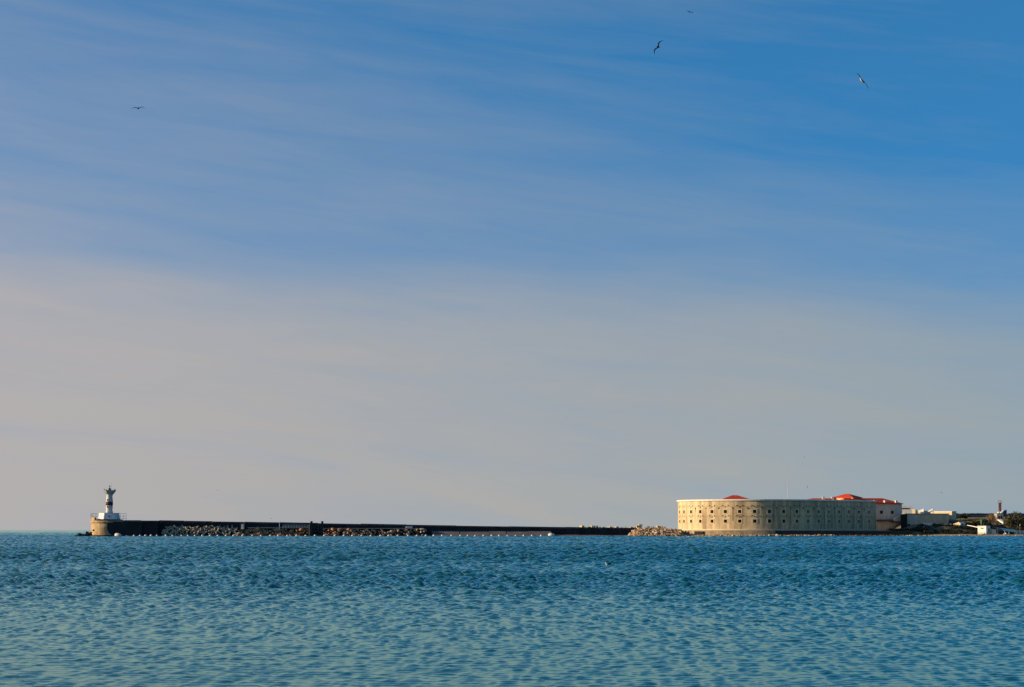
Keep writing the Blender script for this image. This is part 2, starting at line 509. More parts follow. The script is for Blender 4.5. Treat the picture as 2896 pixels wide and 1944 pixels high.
def fpath(s):
    """point and outward normal along the outside of the horseshoe wall"""
    if s < WL:
        n = Vector((-math.sin(A0), -math.cos(A0)))
        p = FC + FR * n + Vector((math.cos(math.pi / 4), math.sin(math.pi / 4))) * (WL - s)
        return p, n
    if s < WL + ARC:
        th = A0 - (s - WL) / FR
        n = Vector((-math.sin(th), -math.cos(th)))
        return FC + FR * n, n
    th = A0 - math.pi
    n = Vector((-math.sin(th), -math.cos(th)))
    return FC + FR * n + Vector((math.cos(math.pi / 4), math.sin(math.pi / 4))) * (s - WL - ARC), n


def s_of_px(px):
    k = K_(px); lo, hi = WL + FR * math.radians(135 - 84), 2 * WL + ARC
    for _ in range(60):
        mid = (lo + hi) / 2; p, _n = fpath(mid)
        if p.x / p.y < k: lo = mid
        else: hi = mid
    return lo


WIN_PX = [1923.6, 1935, 1955, 1981, 2014, 2052, 2092.5, 2135, 2177, 2217.6, 2254.8, 2286.5, 2316, 2345.5, 2374, 2402, 2430, 2459]
WIN_S = [s_of_px(p) for p in WIN_PX]
WIN_S[0] = WIN_S[1] - 5.6
STOT = 2 * WL + ARC
Z0, ZT = 1.9, 14.45
WZ = [(5.55, 6.85), (9.42, 10.72)]
WH = .69


def strip(mb, slist, prof, close=False):
    """sweep an outline of (out, z) along the wall"""
    n = len(prof); vs, fs = [], []
    for s in slist:
        p, nn = fpath(s)
        for o, z in prof: vs.append((p.x + nn.x * o, p.y + nn.y * o, z))
    for i in range(len(slist) - 1):
        for k in range(n if close else n - 1):
            k2 = (k + 1) % n
            fs.append((i * n + k, (i + 1) * n + k, (i + 1) * n + k2, i * n + k2))
    if close:
        fs.append(tuple(range(n))); fs.append(tuple((len(slist) - 1) * n + k for k in range(n)))
    mb.add(vs, fs); return mb


def build_fort():
    T = thing('fort', 'round pale limestone sea fort with two rows of square gun windows and a white coping', 'fort', (FC.x, FC.y, 0))
    off = Vector((-FC.x, -FC.y, 0))

    def part(name, mb, m, parent=T, sm=False):
        mb.v = [tuple(Vector(p) + off) for p in mb.v]
        return mb.obj(name, m, parent, sm)
    # wall with real openings
    cuts = set()
    for s in WIN_S: cuts.update((round(s - WH, 4), round(s + WH, 4)))
    reg = np.linspace(0, STOT, 110)
    sl = sorted(set([round(float(s), 4) for s in reg if all(abs(s - w) > WH + .15 for w in WIN_S)]) | cuts | {0.0, round(STOT, 4)})
    zl = [Z0, WZ[0][0], WZ[0][1], WZ[1][0], WZ[1][1], ZT]
    mb = MB(); vs, fs, uvs = [], [], []

    def P(s, z, o=0.0):
        p, n = fpath(s); return (p.x + n.x * o, p.y + n.y * o, z)
    holes = {round(s - WH, 4) for s in WIN_S}
    for a, b in zip(sl, sl[1:]):
        for j in range(5):
            z0, z1 = zl[j], zl[j + 1]
            if a in holes and j in (1, 3):
                d = -.95
                for q in ([(a, z0, 0), (a, z1, 0), (a, z1, d), (a, z0, d)], [(b, z0, 0), (b, z1, 0), (b, z1, d), (b, z0, d)],
                          [(a, z0, 0), (b, z0, 0), (b, z0, d), (a, z0, d)], [(a, z1, 0), (b, z1, 0), (b, z1, d), (a, z1, d)]):
                    i = len(vs); vs += [P(*t) for t in q]; uvs += [(t[0] + t[2], t[1] + t[2]) for t in q]; fs.append((i, i + 1, i + 2, i + 3))
            else:
                i = len(vs); q = [(a, z0), (b, z0), (b, z1), (a, z1)]
                vs += [P(*t) for t in q]; uvs += q; fs.append((i, i + 1, i + 2, i + 3))
    me = bpy.data.meshes.new('wall')
    me.from_pydata([tuple(Vector(v) + off) for v in vs], [], fs)
    ul = me.uv_layers.new(name='UVMap')
    for lp in me.loops: ul.data[lp.index].uv = uvs[lp.vertex_index]
    me.materials.append(M['fort'])
    link('wall', me, T)
    fine = np.linspace(0, STOT, 130).tolist()
    part('coping', strip(MB(), fine, [(-1.1, ZT), (.38, ZT), (.42, ZT + .12), (.42, ZT + .55), (-1.1, ZT + .6)], True), M['coping'])
    part('coping_moulding', strip(MB(), fine, [(.02, ZT - .28), (.17, ZT - .22), (.2, ZT - .02), (.02, ZT - .02)], True), M['fort'])
    for z in (8.12, 12.2):
        part('string_course', strip(MB(), fine, [(.01, z - .1), (.13, z - .1), (.13, z + .12), (.01, z + .12)], True), M['fort'])
    part('base_course', strip(MB(), fine, [(.01, Z0), (.10, Z0), (.10, 2.95), (.01, 3.05)], True), M['coping_dull'])
    part('terrace', strip(MB(), fine, [(-1.1, ZT + .2), (-1.1, ZT - .25), (-4.6, ZT - .25), (-4.6, Z0)]), M['plaster'])
    # end wall of the right wing
    p, n = fpath(STOT); q = p - 4.6 * n
    part('end_wall', MB().add([(p.x, p.y, Z0), (q.x, q.y, Z0), (q.x, q.y, ZT), (p.x, p.y, ZT)], [(0, 1, 2, 3)]), M['plaster'])
    # windows: one of each built, the rest copies with shared meshes
    fr = MB()
    for b_ in ((-WH, -WH + .12, 0, 1.3), (WH - .12, WH, 0, 1.3), (-WH + .12, WH - .12, 0, .12), (-WH + .12, WH - .12, 1.18, 1.3), (-.05, .05, .12, 1.18)):
        fr.box(b_[0] + .003, b_[1] - .003, .72, .84, b_[2] + .003, b_[3] - .003)
    frm = fr.mesh('window', M['frame'])
    pn = MB().box(-WH + .01, WH - .01, .85, .92, .01, 1.29).mesh('pane', M['shutter'])
    sr = MB()
    w = WH + .34
    sr.box(-w, -WH, -.07, .02, -.34, 1.68); sr.box(WH, w, -.07, .02, -.34, 1.68)
    sr.box(-WH, WH, -.07, .02, 1.302, 1.68); sr.box(-WH, WH, -.10, .02, -.34, -.002)
    srm = sr.mesh('surround', M['coping_dull'])
    for s in WIN_S:
        p, n = fpath(s)
        rz = math.atan2(n.x, -n.y)
        for z0, _z in WZ:
            o = link('window', frm, T); o.location = (p.x + off.x, p.y + off.y, z0); o.rotation_euler = (0, 0, rz)
            link('pane', pn, o); link('surround', srm, o)
    # smoke vents beside and above each window, too small to pick apart
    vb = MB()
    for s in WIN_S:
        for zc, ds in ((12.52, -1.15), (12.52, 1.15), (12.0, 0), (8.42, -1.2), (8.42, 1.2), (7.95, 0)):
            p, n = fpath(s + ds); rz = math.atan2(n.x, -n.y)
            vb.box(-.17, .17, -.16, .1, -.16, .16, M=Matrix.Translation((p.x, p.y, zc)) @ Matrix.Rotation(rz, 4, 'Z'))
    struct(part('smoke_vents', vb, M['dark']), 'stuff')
    # rain pipes between the bays
    for i in range(2, len(WIN_S) - 1):
        s = (WIN_S[i] + WIN_S[i + 1]) / 2
        p, n = fpath(s); c = p + n * .12
        mb = MB(); mb.box(-.2, .2, -.12, .12, 11.35, 11.75, M=Matrix.Translation((c.x, c.y, 0)) @ Matrix.Rotation(math.atan2(n.x, -n.y), 4, 'Z'))
        ln = (6.5, .5, 1.2, 8.6, .4, 5.0, .5, .8, 3.0)[i % 9]
        mb.tube((c.x, c.y, 11.4), (c.x, c.y, 11.4 - ln), .055, n=5)
        part('drainpipe', mb, M['shutter'])
    return T


M['coping_dull'] = mat('pale_window_stone', (.62, .49, .30), .9, (.5, .4, .25), .8)
build_fort()


def local_frame(px_, Y_, deg):
    """matrix at a corner: local x runs along the wall to the right, local y into the building"""
    return Matrix.Translation((X_(px_, Y_), Y_, 0)) @ Matrix.Rotation(math.radians(deg), 4, 'Z')


def hip_roof(mb, x0, x1, y0, y1, ze, zr, ov=.5, ridge=None, th=.18):
    x0 -= ov; x1 += ov; y0 -= ov; y1 += ov
    if ridge is None:
        d = (y1 - y0) / 2
        ridge = (x0 + d, x1 - d)
    ym = (y0 + y1) / 2
    vs = [(x0, y0, ze - th), (x1, y0, ze - th), (x1, y1, ze - th), (x0, y1, ze - th),
          (x0, y0, ze), (x1, y0, ze), (x1, y1, ze), (x0, y1, ze), (ridge[0], ym, zr), (ridge[1], ym, zr)]
    fs = [(3, 2, 1, 0), (0, 1, 5, 4), (1, 2, 6, 5), (2, 3, 7, 6), (3, 0, 4, 7), (4, 5, 9, 8), (5, 6, 9), (6, 7, 8, 9), (7, 4, 8)]
    return mb.add(vs, fs)


def chimney(parent, x, y, z0, z1, w=.85):
    mb = MB().box(x - w / 2, x + w / 2, y - w / 2, y + w / 2, z0, z1 - .35)
    mb.box(x - w / 2 - .14, x + w / 2 + .14, y - w / 2 - .14, y + w / 2 + .14, z1 - .347, z1 - .12)
    mb.box(x - w / 2 + .1, x + w / 2 - .1, y - w / 2 + .1, y + w / 2 - .1, z1 - .118, z1)
    return mb.obj('chimney', M['coping'], parent)


def build_fort_buildings():
    # barracks parallel to the right wing: local x along the wing, origin at its right front corner
    ox, oy = X_(2552, 858), 858.0
    BR_A = math.radians(18)
    B = thing('barracks', 'grey barracks with orange tiled hip roof and three chimneys at the fort right end', 'building', (ox, oy, 0), BR_A)
    L_ = 27.0
    ze = 13.75
    zs = [2.0, 9.55, 10.9, ze]
    wins = []
    for px in (2494, 2525):
        k = K_(px); # point along the wall
        t = (k * oy - ox) / (math.cos(BR_A) - k * math.sin(BR_A)); wins.append(t)
    cuts = sorted([-L_, 0] + [w + d for w in wins for d in (-.7, .7)])
    mb = MB()
    for a, b in zip(cuts, cuts[1:]):
        for j in range(3):
            hole = j == 1 and any(abs((a + b) / 2 - w) < .2 for w in wins)
            z0, z1 = zs[j], zs[j + 1]
            if hole:
                mb.add([(a, 0, z0), (a, .7, z0), (a, .7, z1), (a, 0, z1)], [(0, 1, 2, 3)])
                mb.add([(b, 0, z0), (b, .7, z0), (b, .7, z1), (b, 0, z1)], [(0, 1, 2, 3)])
                mb.add([(a, 0, z0), (b, 0, z0), (b, .7, z0), (a, .7, z0)], [(0, 1, 2, 3)])
                mb.add([(a, 0, z1), (b, 0, z1), (b, .7, z1), (a, .7, z1)], [(0, 1, 2, 3)])
            else:
                mb.add([(a, 0, z0), (b, 0, z0), (b, 0, z1), (a, 0, z1)], [(0, 1, 2, 3)])
    W_ = 11.0
    mb.add([(0, 0, 2), (0, W_, 2), (0, W_, ze), (0, 0, ze)], [(0, 1, 2, 3)])
    mb.add([(-L_, 0, 2), (-L_, W_, 2), (-L_, W_, ze), (-L_, 0, ze)], [(0, 1, 2, 3)])
    mb.add([(-L_, W_, 2), (0, W_, 2), (0, W_, ze), (-L_, W_, ze)], [(0, 1, 2, 3)])
    mb.obj('wall', M['plaster'], B)
    hip_roof(MB(), -L_, 0, 0, W_, ze + .2, 16.35, .55, (-L_ + 2, -6.4)).obj('roof', M['roof'], B)
    for w in wins:
        fr = MB()
        for b_ in ((-.7, -.6, 0, 1.35), (.6, .7, 0, 1.35), (-.6, .6, 0, .1), (-.6, .6, 1.25, 1.35), (-.04, .04, .1, 1.25)):
            fr.box(w + b_[0] + .002, w + b_[1] - .002, .5, .6, zs[1] + b_[2] + .002, zs[1] + b_[3] - .002)
        f = fr.obj('window', M['frame'], B)
        MB().box(w - .69, w + .69, .62, .68, zs[1] + .01, zs[2] - .01).obj('pane', M['dark'], f)
    for px in (2478.5, 2508.5, 2540):
        k = K_(px)
        t = (k * oy - ox) / (math.cos(BR_A) - k * math.sin(BR_A))
        chimney(B, t - .3, .75, ze + .1, 15.35)
    # outside stair climbing along the wall with a pale parapet, landing and soffit darkened to paint the shadow there
    st = MB()
    for i in range(10):
        x0 = -5.2 + i * .4
        st.box(x0, x0 + .4, -1.5, -.02, 6.4, 7.0 + i * .21)
    st.obj('stair', M['plaster'], B)
    MB().add([(-5.2, -1.62, 6.9), (-1.2, -1.62, 8.9), (-1.2, -1.62, 9.5), (-5.2, -1.62, 7.5),
              (-5.2, -1.5, 6.9), (-1.2, -1.5, 8.9), (-1.2, -1.5, 9.5), (-5.2, -1.5, 7.5)],
             [(0, 1, 2, 3), (4, 5, 6, 7), (3, 2, 6, 7), (0, 1, 5, 4), (0, 3, 7, 4), (1, 2, 6, 5)]).obj('stair_parapet', M['white'], B)
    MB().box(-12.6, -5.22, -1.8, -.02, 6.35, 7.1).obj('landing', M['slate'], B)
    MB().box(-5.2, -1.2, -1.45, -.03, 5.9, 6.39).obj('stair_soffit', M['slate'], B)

    # low long red roof seen over the wing, left of the yellow pavilion
    Y = 860
    xa, xb = X_(2274, Y), X_(2392, Y)
    R = thing('roofed_range', 'long low range with a red roof and two white chimneys left of the yellow pavilion', 'building', ((xa + xb) / 2, Y, 0))
    h = (xb - xa) / 2
    MB().box(-h, h, 0, 9, 2, 15.0).obj('wall', M['plaster'], R)
    hip_roof(MB(), -h, h, 0, 9, 15.4, Z_(1409.6, Y + 4), .5).obj('roof', M['roof'], R)
    for px in (2330, 2356):
        chimney(R, X_(px, Y + 2) - (xa + xb) / 2, 2, 15, Z_(1405, Y + 2), .95)

    # yellow pavilion with pointed red roof
    Y = 856
    px0 = X_(2413, Y)
    P = thing('yellow_pavilion', 'cream walled pavilion with a red hipped roof rising above the fort coping', 'pavilion', (px0, Y, 0), math.radians(-43 + 0))
    # local -x runs along the sunlit left face, local y runs along the shaded right face
    a, b = 10.1, 6.5
    zt = Z_(1407.8, Y)
    MB().box(-a, 0, 0, b, 12.5, zt).obj('wall', M['cream'], P)
    MB().box(-a - .12, .12, -.12, b + .12, zt - .35, zt - .1).obj('eaves_moulding', M['coping'], P)
    hip_roof(MB(), -a, 0, 0, b, zt + .12, Z_(1396.8, Y + 2), .55, (-6.0, -4.2)).obj('roof', M['roof'], P)

    # red roof over the middle of the round wall
    Y = 866
    xa, xb = X_(2049, Y), X_(2117, Y)
    P = thing('red_roofed_pavilion', 'lone dark red hipped roof rising behind the sunlit curve of the fort', 'pavilion', ((xa + xb) / 2, Y, 0))
    h = (xb - xa) / 2
    ze = Z_(1412.4, Y)
    MB().box(-h, h, 0, 9.5, 12.5, ze).obj('wall', M['cream'], P)
    hip_roof(MB(), -h, h, 0, 9.5, ze + .1, Z_(1401, Y + 4.5), .6, (-1.2, 1.0)).obj('roof', M['roof'], P)

    # flagpole on the terrace
    Y = 805.5
    fp = thing('flagpole', 'tall thin white flagpole standing on the fort terrace', 'flagpole', (X_(2229, Y), Y, ZT - .25))
    top = Z_(1331, Y) - ZT + .25
    MB().lathe([(.11, 0), (.09, top * .5), (.055, top)], 8).obj('pole', M['pinkpole'], fp)
    MB().lathe([(.3, 0), (.3, .25), (.16, .4)], 8).obj('base', M['plaster'], fp)
    MB().lathe([(.0, top), (.1, top + .06), (.1, top + .14), (0, top + .2)], 8).obj('finial', M['rail'], fp)


M['pinkpole'] = mat('faded_pole_paint', (.62, .50, .55), .5)
build_fort_buildings()


def build_quay():
    Q = thing('quay_wall', 'low stone quay wall, pale in sun and dark in shade, around the foot of the round fort', 'wall', (FC.x, FC.y, 0))
    off = Vector((-FC.x, -FC.y, 0))

    def part(name, mb, m, sm=False):
        mb.v = [tuple(Vector(p) + off) for p in mb.v]; return mb.obj(name, m, Q, sm)
    a, b = WL + FR * math.radians(135 - 96), WL + FR * math.radians(135 + 8)
    sl = np.linspace(a, b, 80).tolist()
    mb = strip(MB(), sl, [(0.3, 2.52), (4.0, 2.45), (4.35, -1.2)])
    part('wall', mb, M['quay_sunlit'])
    # straight run along the shore to the right
    xq, xr = X_(2150, 797), X_(2578, 803)
    mb = MB().add([(xq, 797.4, 2.45), (xr, 803, 2.1), (xr, 802.4, -1.2), (xq, 796.4, -1.2), (xq + 2, 812, 2.47), (xr, 818, 2.2)],
                  [(0, 1, 2, 3), (0, 4, 5, 1)])
    part('right_run', mb, M['quay'])
    # buttress slabs and the dark opening
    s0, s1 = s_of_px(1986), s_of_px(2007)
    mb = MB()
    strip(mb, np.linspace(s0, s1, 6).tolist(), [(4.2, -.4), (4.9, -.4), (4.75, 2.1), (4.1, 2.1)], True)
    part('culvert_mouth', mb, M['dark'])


build_quay()

# ------------------------------------------------------------------ breakwater
PH = Vector((X_(305, 795), 795.0)); PR = Vector((X_(1800, 820), 820.0))
PD = (PR - PH).normalized(); PN = Vector((PD.y, -PD.x))
PLEN = (PR - PH).length


def pier_s(px, off=0.0):
    k = K_(px); o = PH + PN * off
    return (k * o.y - o.x) / (PD.x - k * PD.y)


def pier_pt(s, off=0.0, z=0.0):
    p = PH + PD * s + PN * off
    return Vector((p.x, p.y, z))


TOP_PX = [(262, 1471.8), (450, 1472.5), (690, 1476), (880, 1479.5), (1200, 1485.3), (1640, 1491.8), (1815, 1494)]


def pier_top(s, off=2.2):
    p = pier_pt(s, off)
    px = 1448 + p.x / p.y / K_(1449)
    py = np.interp(px, [a for a, _ in TOP_PX], [b for _, b in TOP_PX])
    return Z_(py, p.y)


def build_breakwater():
    T = thing('breakwater', 'long dark concrete breakwater running from the lighthouse to the fort headland', 'breakwater', (PH.x, PH.y, 0))
    off = Vector((-PH.x, -PH.y, 0))

    def part(name, mb, m, sm=False):
        mb.v = [tuple(Vector(p) + off) for p in mb.v]; return mb.obj(name, m, T, sm)

    def run(px0, px1, prof, m, name, step=6.0, o=2.2, gap=0.0):
        s0, s1 = pier_s(px0, o) + gap, pier_s(px1, o) - gap
        n = max(2, int((s1 - s0) / step) + 1)
        vs, fs = [], []
        ss = np.linspace(s0, s1, n); npf = None
        for s in ss:
            pr = prof(s); npf = len(pr)
            vs += [pier_pt(s, a, z) for a, z in pr]
        for i in range(n - 1):
            for k in range(npf):
                k2 = (k + 1) % npf
                fs.append((i * npf + k, (i + 1) * npf + k, (i + 1) * npf + k2, i * npf + k2))
        fs += [tuple(range(npf)), tuple((n - 1) * npf + k for k in range(npf))]
        return part(name, MB().add(vs, fs), m)
    joints = [318, 352, 398, 450, 520, 600, 690, 790, 900, 1020, 1150, 1290, 1440, 1600, 1815]
    for i, (a, b) in enumerate(zip(joints, joints[1:])):
        d = .05 * (i % 2)
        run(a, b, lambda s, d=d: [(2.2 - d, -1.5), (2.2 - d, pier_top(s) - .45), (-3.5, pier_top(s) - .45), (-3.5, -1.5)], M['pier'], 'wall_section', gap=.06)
    # broad dark platform beside the round head
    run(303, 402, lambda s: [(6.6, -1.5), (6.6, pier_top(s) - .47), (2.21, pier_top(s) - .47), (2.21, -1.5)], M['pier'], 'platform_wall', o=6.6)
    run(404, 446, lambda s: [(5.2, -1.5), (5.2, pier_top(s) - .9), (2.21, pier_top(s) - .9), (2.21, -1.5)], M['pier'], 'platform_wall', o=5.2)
    # parapet slabs along the top
    for i, (a, b) in enumerate(zip(joints, joints[1:])):
        d = (0, .07, -.05, .1, .02, -.08)[i % 6]
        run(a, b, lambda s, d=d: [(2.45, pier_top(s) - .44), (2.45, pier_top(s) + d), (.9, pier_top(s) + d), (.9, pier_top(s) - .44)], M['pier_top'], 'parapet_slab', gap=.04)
    # stone core under the rubble and tetrapods
    run(455, 1195, lambda s: [(2.25, -1.5), (2.25, 2.9 * float(smooth(s, 15, 45))), (3.4, 2.7 * float(smooth(s, 15, 45))), (8.2, -1.2), (8.2, -1.5)], M['blackrock'], 'rubble_core', o=4)
    # light walkway ledge
    run(700, 880, lambda s: [(2.26, 3.35), (2.26, 3.75), (3.6, 3.75), (3.6, 3.35)], M['ledge'], 'ledge', o=3)
    run(912, 1193, lambda s: [(2.26, 3.1), (2.26, 3.42), (3.7, 3.42), (3.7, 3.1)], M['ledge'], 'ledge', o=3)
    # pale slipway slabs, each a piece
    edges = [1222, 1300, 1383, 1432, 1494, 1560, 1640, 1700, 1780]
    for i, (a, b) in enumerate(zip(edges, edges[1:])):
        zt = 2.15 - .1 * (i % 2) if i < 5 else 1.35 - .12 * i
        zt = max(zt, .55)
        run(a, b, lambda s, zt=zt: [(2.3, -1.2), (2.3, zt + .12), (2.9, zt), (6.6, .12), (6.8, -1.2)], M['apron'], 'slipway_slab', o=5, gap=.05)
    # round head
    z1 = Z_(1473, 795)
    mb = MB().lathe([(7.05, -1.5), (6.95, .6), (6.7, 1.2), (6.55, 3.5), (6.6, z1 - .9)], 40, Matrix.Translation((PH.x, PH.y, 0)))
    part('round_head', mb, M['ochre'], True)
    mb = MB().lathe([(6.7, z1 - .88), (7.05, z1 - .8), (7.05, z1 - .35), (6.8, z1 - .05), (6.8, z1)], 40, Matrix.Translation((PH.x, PH.y, 0)))
    part('head_rim', mb, M['ochre'])
    mb = MB().lathe([(7.2, -1.5), (7.12, .35), (7.0, .62), (6.6, .66)], 40, Matrix.Translation((PH.x, PH.y, 0)))
    part('tide_band', mb, M['blackrock'])
    # chunky parapet block on the left of the head
    mb = MB(); n = 9
    a0, a1 = math.radians(165), math.radians(232)
    vs, fs = [], []
    for i in range(n):
        a = a0 + (a1 - a0) * i / (n - 1); c, s = math.cos(a), math.sin(a)
        vs += [(PH.x + r * c, PH.y + r * s, z) for r, z in ((6.85, z1 - .02), (6.95, z1 + 1.2), (6.0, z1 + 1.3), (6.0, z1 - .02))]
    for i in range(n - 1):
        for k in range(4): fs.append((i * 4 + k, (i + 1) * 4 + k, (i + 1) * 4 + (k + 1) % 4, i * 4 + (k + 1) % 4))
    fs += [(0, 1, 2, 3), tuple((n - 1) * 4 + k for k in range(4))]
    part('head_parapet', mb.add(vs, fs), M['ochre'])
    return z1


PIER_Z = build_breakwater()


def build_lighthouse():
    Y = 795
    s = Y / 5575.0
    x = X_(308, Y); z0 = Z_(1469.5, Y)
    T = thing('lighthouse', 'white lighthouse tower with a rust red band at the left end of the breakwater', 'lighthouse', (x, Y, z0))
    zb = lambda py: Z_(py, Y) - z0
    # plinth
    MB().box(-4.6, 4.6, -4.4, 4.4, PIER_Z - z0 + .003, .0).obj('plinth', M['pier'], T)
    # six sided keeper's room, leaning walls
    h = zb(1452.5)
    MB().lathe([(4.35, 0.003), (3.95, h)], 6, ph=math.radians(12)).obj('keeper_room', M['white'], T)
    MB().lathe([(4.1, h + .003), (4.1, h + .16)], 6, ph=math.radians(12)).obj('room_roof', M['coping'], T)
    # round porthole in the room wall
    a = math.radians(-78)
    ap = 4.2 * math.cos(math.radians(30))
    mw = Matrix.Rotation(a - math.radians(0), 4, 'Z') @ Matrix.Translation((ap - .1, 0, h * .5)) @ Matrix.Rotation(math.pi / 2, 4, 'Y')
    w = MB().lathe([(.32, .0), (.32, .22), (.2, .24)], 12, mw).obj('porthole', M['frame'], T)
    # tower: waist, shaft, band, shaft, neck and flaring gallery
    r = 9.6 * s
    MB().lathe([(r * 1.06, h + .165), (r * .98, zb(1446)), (r * .90, zb(1441)), (r * .97, zb(1438)), (r * .97, zb(1429.6))], 28).obj('tower', M['tower'], T, True)
    MB().lathe([(r * 1.04, zb(1429.5)), (r * 1.04, zb(1420.5))], 28).obj('red_band', M['redband'], T, True)
    MB().lathe([(r * 1.0, zb(1420.4)), (r * .98, zb(1416)), (r * .93, zb(1411)), (r * .86, zb(1406)), (r * .88, zb(1402)), (r * 1.0, zb(1399.5))], 28).obj('upper_shaft', M['tower'], T, True)
    # gallery: flaring eight sided bowl, open at the top
    zt, zn = zb(1387), zb(1399.4)
    MB().lathe([(r * 1.0, zn + .003), (r * 1.32, zn + .5), (r * 1.62, zn + 1.0), (r * 1.98, zt), (r * 1.84, zt + .01), (r * 1.3, zt - .5), (r * .4, zt - .62)], 8, ph=math.radians(22.5)).obj('gallery', M['gallery'], T)
    for k in range(8):
        a = math.radians(45 * k)
        mm = Matrix.Rotation(a, 4, 'Z')
        MB().box(r * 1.52, r * 1.70, -.06, .06, zt - .18, zt + .55, M=mm).obj('gallery_post', M['rail'], T)
    # lantern and mast
    lan = MB().lathe([(.42, zt - .45), (.42, zt + .55), (.5, zt + .6), (.18, zt + .95)], 12).obj('lantern', M['steel'], T)
    MB().lathe([(.1, zt + .95), (.1, zt + 1.35), (.24, zt + 1.45), (.24, zt + 1.75), (.08, zt + 1.9)], 8).obj('lamp', M['steel'], T)
    MB().tube((.62, .3, zt - .4), (.62, .3, zb(1365)), .05, .02).obj('aerial', M['rail'], T)
    MB().tube((-1.15, -.4, zt - .4), (-1.15, -.4, zt + .45), .09).obj('post', M['steel'], T)
    # little round niches on the shaft
    for py in (1434, 1414.5):
        zz = zb(py)
        for a in (-108,):
            mm = Matrix.Rotation(math.radians(a), 4, 'Z') @ Matrix.Translation((r * .86, 0, zz)) @ Matrix.Rotation(math.pi / 2, 4, 'Y')
            MB().lathe([(.48, 0), (.48, .24), (.34, .26), (.34, .15)], 12, mm).obj('porthole', M['rail'], T)
    # railings of the platform
    def railing(pts, label, posts):
        zf = PIER_Z
        R = thing('railing', label, 'railing', (pts[0][0], pts[0][1], zf))
        o = Vector((pts[0][0], pts[0][1], zf))
        V = [Vector((p[0], p[1], zf)) for p in pts]
        hgt = Z_(1453, Y) - zf
        for lv in (1.0, .62, .3):
            mb = MB()
            for p, q in zip(V, V[1:]): mb.tube(p - o + Vector((0, 0, hgt * lv)), q - o + Vector((0, 0, hgt * lv)), .05, n=5)
            mb.obj('rail', M['rail'], R)
        for p, q in zip(V, V[1:]):
            for i in range(posts + 1):
                c = p.lerp(q, i / posts) - o
                MB().tube(c, c + Vector((0, 0, hgt)), .055, n=5).obj('post', M['rail'], R)
    e = pier_pt(pier_s(356, -2), -2)
    e2 = pier_pt(pier_s(356, 2), 2)
    railing([(X_(334, 795), 793.5), (e2.x, e2.y), (e.x, e.y)], 'thin grey railing on the breakwater right of the lighthouse', 3)
    railing([(X_(277, 795), 790.2), (X_(262, 795), 791), (X_(258.5, 795), 796), (X_(277, 795), 799)], 'thin grey railing left of the lighthouse above the round head', 2)


build_lighthouse()


def hull_rock(seed, flat=1.0, n=16):
    r = random.Random(seed)
    bm = bmesh.new()
    for _ in range(n):
        v = Vector((r.gauss(0, 1), r.gauss(0, 1), r.gauss(0, 1))).normalized()
        v *= r.uniform(.8, 1.0)
        bm.verts.new((v.x * .55, v.y * .5, v.z * .45 * flat))
    res = bmesh.ops.convex_hull(bm, input=bm.verts)
    bmesh.ops.delete(bm, geom=[v for v in bm.verts if not v.link_faces], context='VERTS')
    bmesh.ops.recalc_face_normals(bm, faces=bm.faces)
    return bm


ROCK_ME = []
for i in range(7):
    row = []
    bm = hull_rock(100 + i)
    for m in ROCKS + [M['blackrock']]:
        me = bpy.data.meshes.new('boulder'); bm.to_mesh(me); me.materials.append(m); row.append(me)
    bm.free(); ROCK_ME.append(row)


def boulder(p, size, mi, label, group, sq=(1, 1, 1)):
    o = link('boulder', RNG.choice(ROCK_ME)[mi])
    o.location = p
    o.rotation_euler = (RNG.uniform(-.5, .5), RNG.uniform(-.5, .5), RNG.uniform(0, 6.28))
    o.scale = (size * sq[0], size * sq[1], size * sq[2])
    tag(o, label, 'boulder', group)
    return o


def rock_stuff(name, spots, m):
    """loose rubble too small to count, one mesh"""
    mb = MB()
    srcs = [([v.co.copy() for v in r[0].vertices], [tuple(p.vertices) for p in r[0].polygons]) for r in ROCK_ME]
    for p, s in spots:
        vs, fs = RNG.choice(srcs)
        R = Matrix.Rotation(RNG.uniform(0, 6.28), 3, 'Z') @ Matrix.Rotation(RNG.uniform(-.6, .6), 3, 'X')
        mb.add([R @ (v * s) + p for v in vs], fs)
    o = mb.obj(name, m); struct(o, 'stuff'); return o


def core_z(s, off):
    t = np.clip((off - 3.4) / (8.2 - 3.4), 0, 1)
    return 2.7 * (1 - t) - 1.2 * t


